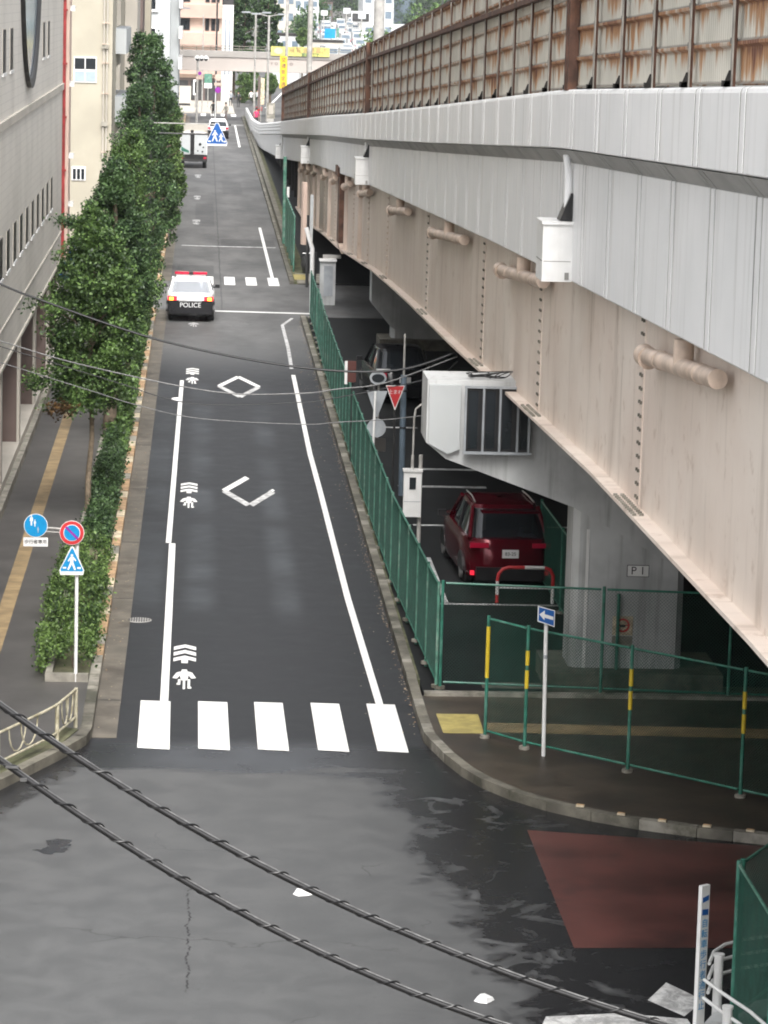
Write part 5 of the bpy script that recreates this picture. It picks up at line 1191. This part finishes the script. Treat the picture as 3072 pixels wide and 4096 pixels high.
lamp_post(-3.3,286,10.5,'dark utility pole against the pale blue house',(),.10,m='darksteel',name='utility_pole',head=False)
lamp_post(-.1,318,9.8,'slim grey pole in front of the apartment block, right of its window',(),.06,name='utility_pole',head=False)
lamp_post(1.25,318,11,'dark utility pole between the apartment windows and the narrow white building',(),.09,m='darksteel',name='utility_pole',head=False)
lamp_post(7.0,268,12.5,'thick grey pole carrying the yellow vertical banner',(),.12,name='utility_pole',head=False)
lamp_post(6.18,185,13,'tall brown grey pole standing on the far part of the elevated road',(),.15,z0=4.0,name='utility_pole',head=False)
lamp_post(6.62,120,15,'thickest concrete pole rising behind the noise barrier',(),.19,z0=6.6,name='utility_pole',head=False)
yv = thing('vertical_banner', 'orange yellow vertical banner with black characters hanging on the thick grey pole', 'banner', (6.76,267.7,5.5)); MB().box(6.46,7.06,267.7,267.74,4.15,6.85,'yellow').build('cloth', yv)
for k, ch in enumerate('交通安全週'): text(ch,.42,'brownw',yv,facing(6.76,267.68,6.55-k*.52),.01)
ts = thing('traffic_light', 'three-lens traffic signal on a grey pole in front of the footbridge', 'traffic light', (-.55,295,0))
MB().tube([(-.58,295,0),(-.55,295,6.2)],.11,'galv',10).build('pole', ts, smooth=40); MB().tube([(-.55,295,5.7),(-.2,295,5.75)],.04,'galv').build('arm', ts)
MB().box(-.85,.45,294.9,295.05,5.75,6.1,'white').build('housing', ts)
for x_ in (-.6,-.2,.2): 
    MB().disc((x_,5.86),.17,294.8,294.9,'black',16).build('lens', ts); MB().disc((x_,6.05),.17,294.75,294.9,'white',16).build('visor', ts)
MB().disc((-.35,4.55),.26,294.85,294.88,'pinkl',18).disc((-.35,4.55),.17,294.84,294.85,'purple',18).build('disc_sign', ts); MB().box(-.7,-.05,294.85,294.88,4.0,4.25,'pinkl').build('plate', ts)
rs = thing('road_sign', 'pair of faded pink round signs on a white pole behind the far patrol car', 'road sign', (1.15,290,0)); MB().tube([(1.12,290,0),(1.15,290,4.6)],.05,'white').build('pole', rs)
MB().disc((1.35,4.35),.32,289.9,289.94,'pinkl',18).build('disc', rs); MB().box(1.0,1.7,289.9,289.94,3.6,3.85,'pinkl').build('plate', rs); MB().disc((1.35,3.2),.28,289.9,289.94,'purple',18).build('disc', rs)
vm = thing('vending_box', 'beige roadside cabinet standing on the far pavement', 'cabinet', (-1.95,335,0)); MB().box(-2.6,-1.3,335,336,.35,2.15,'beigew').box(-2.55,-1.35,335.05,335.95,0,.35,'darksteel').build('case', vm); MB().box(-2.3,-1.6,334.97,335,1.2,1.8,'white').build('panel', vm)
cones = thing('shop_sign', 'white upright sign board with a black mark beside the beige cabinet', 'sign', (-.8,330,0)); MB().box(-1.05,-.6,330,330.1,1.4,3.0,'white').build('board', cones); MB().tube([(-.82,330.1,0),(-.82,330.1,3)],.05,'galv').build('pole', cones); MB().box(-.9,-.75,329.97,330,1.6,2.8,'black').build('mark', cones)
tq = thing('hanging_sign', 'small turquoise and white hanging sign under the footbridge', 'sign', (.5,332,3)); MB().box(.1,.9,332,332.1,2.6,3.6,'greenl').box(.1,.9,331.98,332.1,2.1,2.6,'white').build('board', tq); MB().tube([(.5,332.1,0),(.5,332.1,4)],.05,'galv').build('pole', tq)
rsg = thing('red_sign', 'small red board above the end of the curved ramp wall', 'sign', (5.15,290.5,1)); MB().box(4.85,5.45,290.5,290.55,1.35,1.75,'red').build('board', rsg); MB().tube([(5.15,290.6,0),(5.15,290.6,1.7)],.04,'galv').build('pole', rsg)
ypost = thing('yellow_post', 'yellow and brown upright post beside the twin arm lamp', 'post', (5.45,289,0)); MB().box(5.25,5.6,289,289.1,2.0,4.4,'cream').box(5.0,5.2,289,289.1,1.6,4.6,'brownw').build('board', ypost); MB().tube([(5.3,289.1,0),(5.3,289.1,4.5)],.05,'galv').build('pole', ypost)
bx = thing('beige_cabinet', 'pale cabinet inside the curve of the ramp wall', 'cabinet', (6.1,285,0)); MB().box(5.8,6.5,285,285.6,.9,2.3,'kerbl').box(5.9,6.4,285,285.5,0,.9,'galv').build('case', bx); MB().box(5.95,6.35,284.97,285,1.3,2.1,'beigew').build('door', bx)

def person(x, y, label, shirt, trousers, hair='black', s=1.0, rz=0, stride=.22, z=0, arm=.25):
    t = bpy.data.meshes.new('person'); V = []; Ed = []; Rd = []
    def ch(pts, rad, root=None):
        prev = root
        for p, r_ in zip(pts, rad):
            V.append(Vector(p)*s); Rd.append(r_*s)
            if prev is not None: Ed.append((prev, len(V)-1))
            prev = len(V)-1
        return prev
    pel = ch([(0,0,.92)], [.13]); chest = ch([(0,.01,1.12),(0,.02,1.32)], [.12,.15], pel); neck = ch([(0,.02,1.46)], [.055], chest); ch([(0,.03,1.56),(0,.04,1.66)], [.085,.085], neck)
    for sx in (-1,1):
        st = stride*sx
        ch([(sx*.09,0,.84),(sx*.10,st*.5+.03,.48),(sx*.10,st,.08),(sx*.10,st+.14,.04)], [.095,.062,.042,.035], pel)
        ch([(sx*.19,.01,1.38),(sx*.24,-st*.4,1.12),(sx*.24,-st*.6+arm*.5,.88),(sx*.24,-st*.6+arm*.6,.80)], [.055,.045,.034,.03], chest)
    t.from_pydata([tuple(v) for v in V], Ed, []); ob = bpy.data.objects.new('person', t); col.objects.link(ob)
    sk = ob.modifiers.new('s', 'SKIN'); 
    for i, d in enumerate(t.skin_vertices[0].data): d.radius = (Rd[i], Rd[i]*.85); d.use_root = (i == 0)
    su = ob.modifiers.new('u', 'SUBSURF'); su.levels = 1; su.render_levels = 1
    me = bpy.data.meshes.new_from_object(ob.evaluated_get(bpy.context.evaluated_depsgraph_get())); bpy.data.objects.remove(ob)
    me.materials.clear()
    for m in ('skin', shirt, trousers, 'black'): me.materials.append(M_[m])
    for p in me.polygons:
        c = p.center/s; p.material_index = 0 if (c.z > 1.44 or (abs(c.x) > .2 and c.z < 1.0 and c.z > .7)) else (1 if c.z > .93 else (3 if c.z < .1 else 2))
    me.shade_smooth(); ob = bpy.data.objects.new('person', me); col.objects.link(ob); ob.location = (x,y,z); ob.rotation_euler.z = rz
    tag(ob, label, 'person'); ORG[ob.name] = (0,0,0)
    h = MB(); h.loft([[(.095*s*q*math.cos(a*.785), .03*s+.10*s*q*math.sin(a*.785)-.01, zz*s) for a in range(8)] for q, zz in ((1.02,1.60),(1.05,1.68),(.75,1.755),(.1,1.78))], hair); h.build('hair', ob, smooth=60)
    return ob
person(2.95,338,'walking person in a grey top and dark trousers, left of a pair under the footbridge','greyback','black',stride=.2)
person(3.75,336,'walking person in dark clothes, right of a pair under the footbridge','darksteel','black',stride=.3)
person(5.2,342,'person in a white top and dark trousers standing among the dark tree trunks','white','darksteel')
person(5.9,344,'person in a pale shirt and black trousers near the lamp pole under the footbridge','palew','black')
person(6.5,346,'person in a dark green jacket farthest right under the footbridge','greenp','black')
person(2.2,300,'person in a beige top behind the far patrol car','kerbl','brownw', rz=1)
person(4.6,271,'person in a pink red jacket bending by the ramp wall','pinkc','darksteel', z=.6)
person(1.0,304,'person in black at the kerb left of the white sign pole','black','black', stride=.05)

# trees, shrubs and town beyond
tree(4.6,362,3,13.5,2.3,'dark green tree behind the footbridge, left of the twin arm lamp','leafb',260,60,tr=.2,shape=sh_col,size=.16,ry=2.3,name='tree')
tree(3.6,372,3,14.5,1.6,'bright green tree behind the footbridge next to the narrow white building','leafc',180,60,tr=.2,shape=sh_col,size=.16,name='tree')
tree(7.4,368,4,12.0,2.0,'second dark tree behind the footbridge beyond the lamp poles','leafb',220,60,tr=.2,shape=sh_col,size=.16,name='tree')
def topiary(x, y, z0, z1, r_, label):
    t = thing('clipped_tree', label, 'tree', (x,y,0)); MB().tube([(x,y,0),(x,y,z0+.4)],.12,'bark').build('trunk', t); leaves(crown((x,y),r_,r_,z0,z1,90,60,lambda q: math.sqrt(max(0,1-(2*q-1)**2)),.09),'crown','leafh',t)
topiary(7.0,330,1.9,3.7,.75,'small round clipped tree under the footbridge'); topiary(13.1,420,5.4,7.6,.9,'round olive clipped tree seen over the yellow banner')
topiary(4.4,350,.3,3.2,.8,'leafy green shrub by the walkers under the footbridge'); topiary(5.6,352,.3,3.6,.9,'dark leafy shrub behind the lamp poles under the footbridge')
def plainb(name, label, x0, x1, y0, y1, h, m, rows=3, colsn=4, roofm='dconc'):
    t = thing(name, label, 'building', ((x0+x1)/2,y0,0)); MB().box(x0,x1,y0,y1,0,h,m).build('wall', t); MB().box(x0-.1,x1+.1,y0-.1,y1+.1,h,h+.3,roofm).build('roof', t)
    for i in range(rows):
        for j in range(colsn):
            cw = (x1-x0)/colsn; z = h-(i+1)*3.0+.9
            if z > 0: MB().box(x0+cw*(j+.2),x0+cw*(j+.8),y0-.05,y0,z,z+1.4,'bluegrey').build('window', t)
plainb('far_building','far brown grey building standing over the parked vehicles',27.8,32.3,800,815,10.6,'brownw',2,3)
plainb('far_building','pale far building left of the brown grey one',18,23,640,650,11.5,'palew',3,3)
plainb('far_building','white far building beside the thick concrete pole',31,37,620,640,13,'concrete',3,3)
plainb('far_building','grey far building with a dark top right of the trees',40,48,560,580,9,'concrete',2,4)
plainb('far_building','low cream far building over the right end of the banner',15.5,20,455,462,5.4,'beigew',1,3)
plainb('far_building','low grey roofed far shed behind the trees',9,13,430,440,6.5,'concrete',1,3)
plainb('far_building','far white building at the left of the far town, above the clipped tree',12.6,16,560,575,12.5,'beigew',3,2)
plainb('far_building','far grey tower behind all the others',48,60,900,920,20,'bluegrey',4,4)
sb = thing('billboard', 'dark billboard screen in a pale frame above the far vehicles', 'billboard', (29.5,600,8)); MB().box(28,31.2,600,600.3,7.4,8.9,'darksteel').box(27.8,31.4,600.3,600.5,7.1,9.3,'white').build('screen', sb); MB().box(29.3,29.7,600.5,600.8,0,7.3,'galv').build('mast', sb)
bs = thing('blue_sign', 'bright blue square guide sign over the far road', 'road sign', (19.8,500,6)); MB().box(19.0,20.7,500,500.1,5.4,6.9,'blue').build('panel', bs); MB().tube([(20.9,500.2,0),(20.9,500.2,7)],.12,'galv').build('mast', bs); MB().box(20.9,21.3,500,500.1,5.6,7.0,'greenl').build('side_panel', bs)
for k,(x_,y_,z_) in enumerate(((17.5,520,9.2),(24.5,560,9.0),(26.2,540,8.3),(22,600,8.3))):
    g_ = thing('gantry_sign', ('pale green square guide sign left of the billboard','small white square sign near the billboard','white board on a gantry close to the billboard','pale board low on a gantry behind the blue sign')[k], 'road sign', (x_,y_,z_)); MB().box(x_,x_+1.3,y_,y_+.1,z_,z_+1.0,'palew').build('panel', g_); MB().tube([(x_+.6,y_+.2,0),(x_+.6,y_+.2,z_+1)],.1,'galv').build('mast', g_)
# far parked vehicles: one built with parts, the rest copied
fv = thing('far_vehicle','one of the small white and grey vehicles crowded together beyond the footbridge','vehicle',(0,0,0),'vehicles crowded beyond the footbridge',True)
MB().box(-.85,.85,-2.2,2.2,.35,1.0,'palew').box(-.78,.78,-2.1,1.3,1.0,1.85,'concrete').build('body', fv); MB().box(-.7,.7,-2.12,-2.1,1.1,1.6,'bluegrey').build('rear_window', fv)
for sx in (-1,1): MB().box(sx*.82-.06,sx*.82+.06,-2.22,-2.2,.7,.95,'lampred').build('tail_lamp', fv); MB().loft([[(sx*.8+q,-1.4+.33*math.cos(a*.785),.33+.33*math.sin(a*.785)) for a in range(8)] for q in (-.1,.1)],'rubber').build('wheel', fv)
kids = [q for q in bpy.data.objects if q.parent == fv]
# a raised parking deck carries them
pk = thing('parking_deck','low grey raised parking deck beyond the footbridge, crowded with white vehicles','parking deck',(24,520,0)); MB().add([(10,440,2.5),(50,440,2.5),(60,760,5.8),(14,760,5.8),(10,440,0),(50,440,0),(60,760,0),(14,760,0)],[(0,1,2,3),(4,5,1,0),(5,6,2,1),(6,7,3,2),(7,4,0,3)],'concrete').build('deck', pk)
first = True
for r_ in range(9):
    for c_ in range(7):
        if random.random() < .22: continue
        y_ = 450+r_*32+random.uniform(-6,6); x_ = 12+r_*1.2+c_*2.7+random.uniform(-.4,.4); z_ = 2.5+(y_-440)/320*3.3+.02
        if first: t = fv; first = False
        else:
            t = fv.copy(); col.objects.link(t)
            for kk in kids: c2 = kk.copy(); c2.parent = t; col.objects.link(c2)
        t.location = (x_,y_,z_); t.rotation_euler.z = random.uniform(-.2,.2); sc_ = random.uniform(.9,1.25); t.scale = (sc_,sc_,sc_*random.uniform(.9,1.3))
def woods(x0, x1, y, h, label, m, n=500):
    pts = []
    for _ in range(n):
        x_ = random.uniform(x0,x1); hh = h*(.7+.3*math.sin(x_*.9)*math.sin(x_*.37+2)+random.uniform(-.05,.05)); z_ = random.uniform(0,1)**.7*hh
        c = Vector((x_, y+random.uniform(-6,6), z_))
        for _ in range(34): pts.append((c+Vector((random.gauss(0,.6),random.gauss(0,.6),random.gauss(0,.5))), .30))
    o_ = leaves(pts,'far_trees',m,None,((x0+x1)/2,y,0)); o_.location = ((x0+x1)/2,y,0); o_['kind'] = 'stuff'
woods(24,34,470,7.5,'','leafa',160); woods(13,17,500,9.5,'','leafb',120); woods(8,90,900,19,'', 'leafb', 900); woods(36,62,540,13,'','leafa',420); woods(21,27,700,13,'','leafb',200); woods(14,19,760,13.5,'','leafa',200)
woods(-60,9,700,22,'','leafb',400); woods(60,140,700,18,'','leafa',400)
plainb('far_building','broad pale building far behind the left trees',-20,8,760,780,26,'palew',3,6)

# ================================================================== AIR
hz = MB().box(-420,420,-62,1500,-1.2,34,'white').build('haze', kind='stuff')
hm = bpy.data.materials.new('haze_air'); hm.use_nodes = True; hm.node_tree.nodes.clear()
ho = hm.node_tree.nodes.new('ShaderNodeOutputMaterial'); hv = hm.node_tree.nodes.new('ShaderNodeVolumePrincipled')
hv.inputs['Color'].default_value = (.86,.90,.95,1); hv.inputs['Density'].default_value = .00010; hv.inputs['Anisotropy'].default_value = .1
hm.node_tree.links.new(hv.outputs[0], ho.inputs['Volume']); hz.data.materials.clear(); hz.data.materials.append(hm)
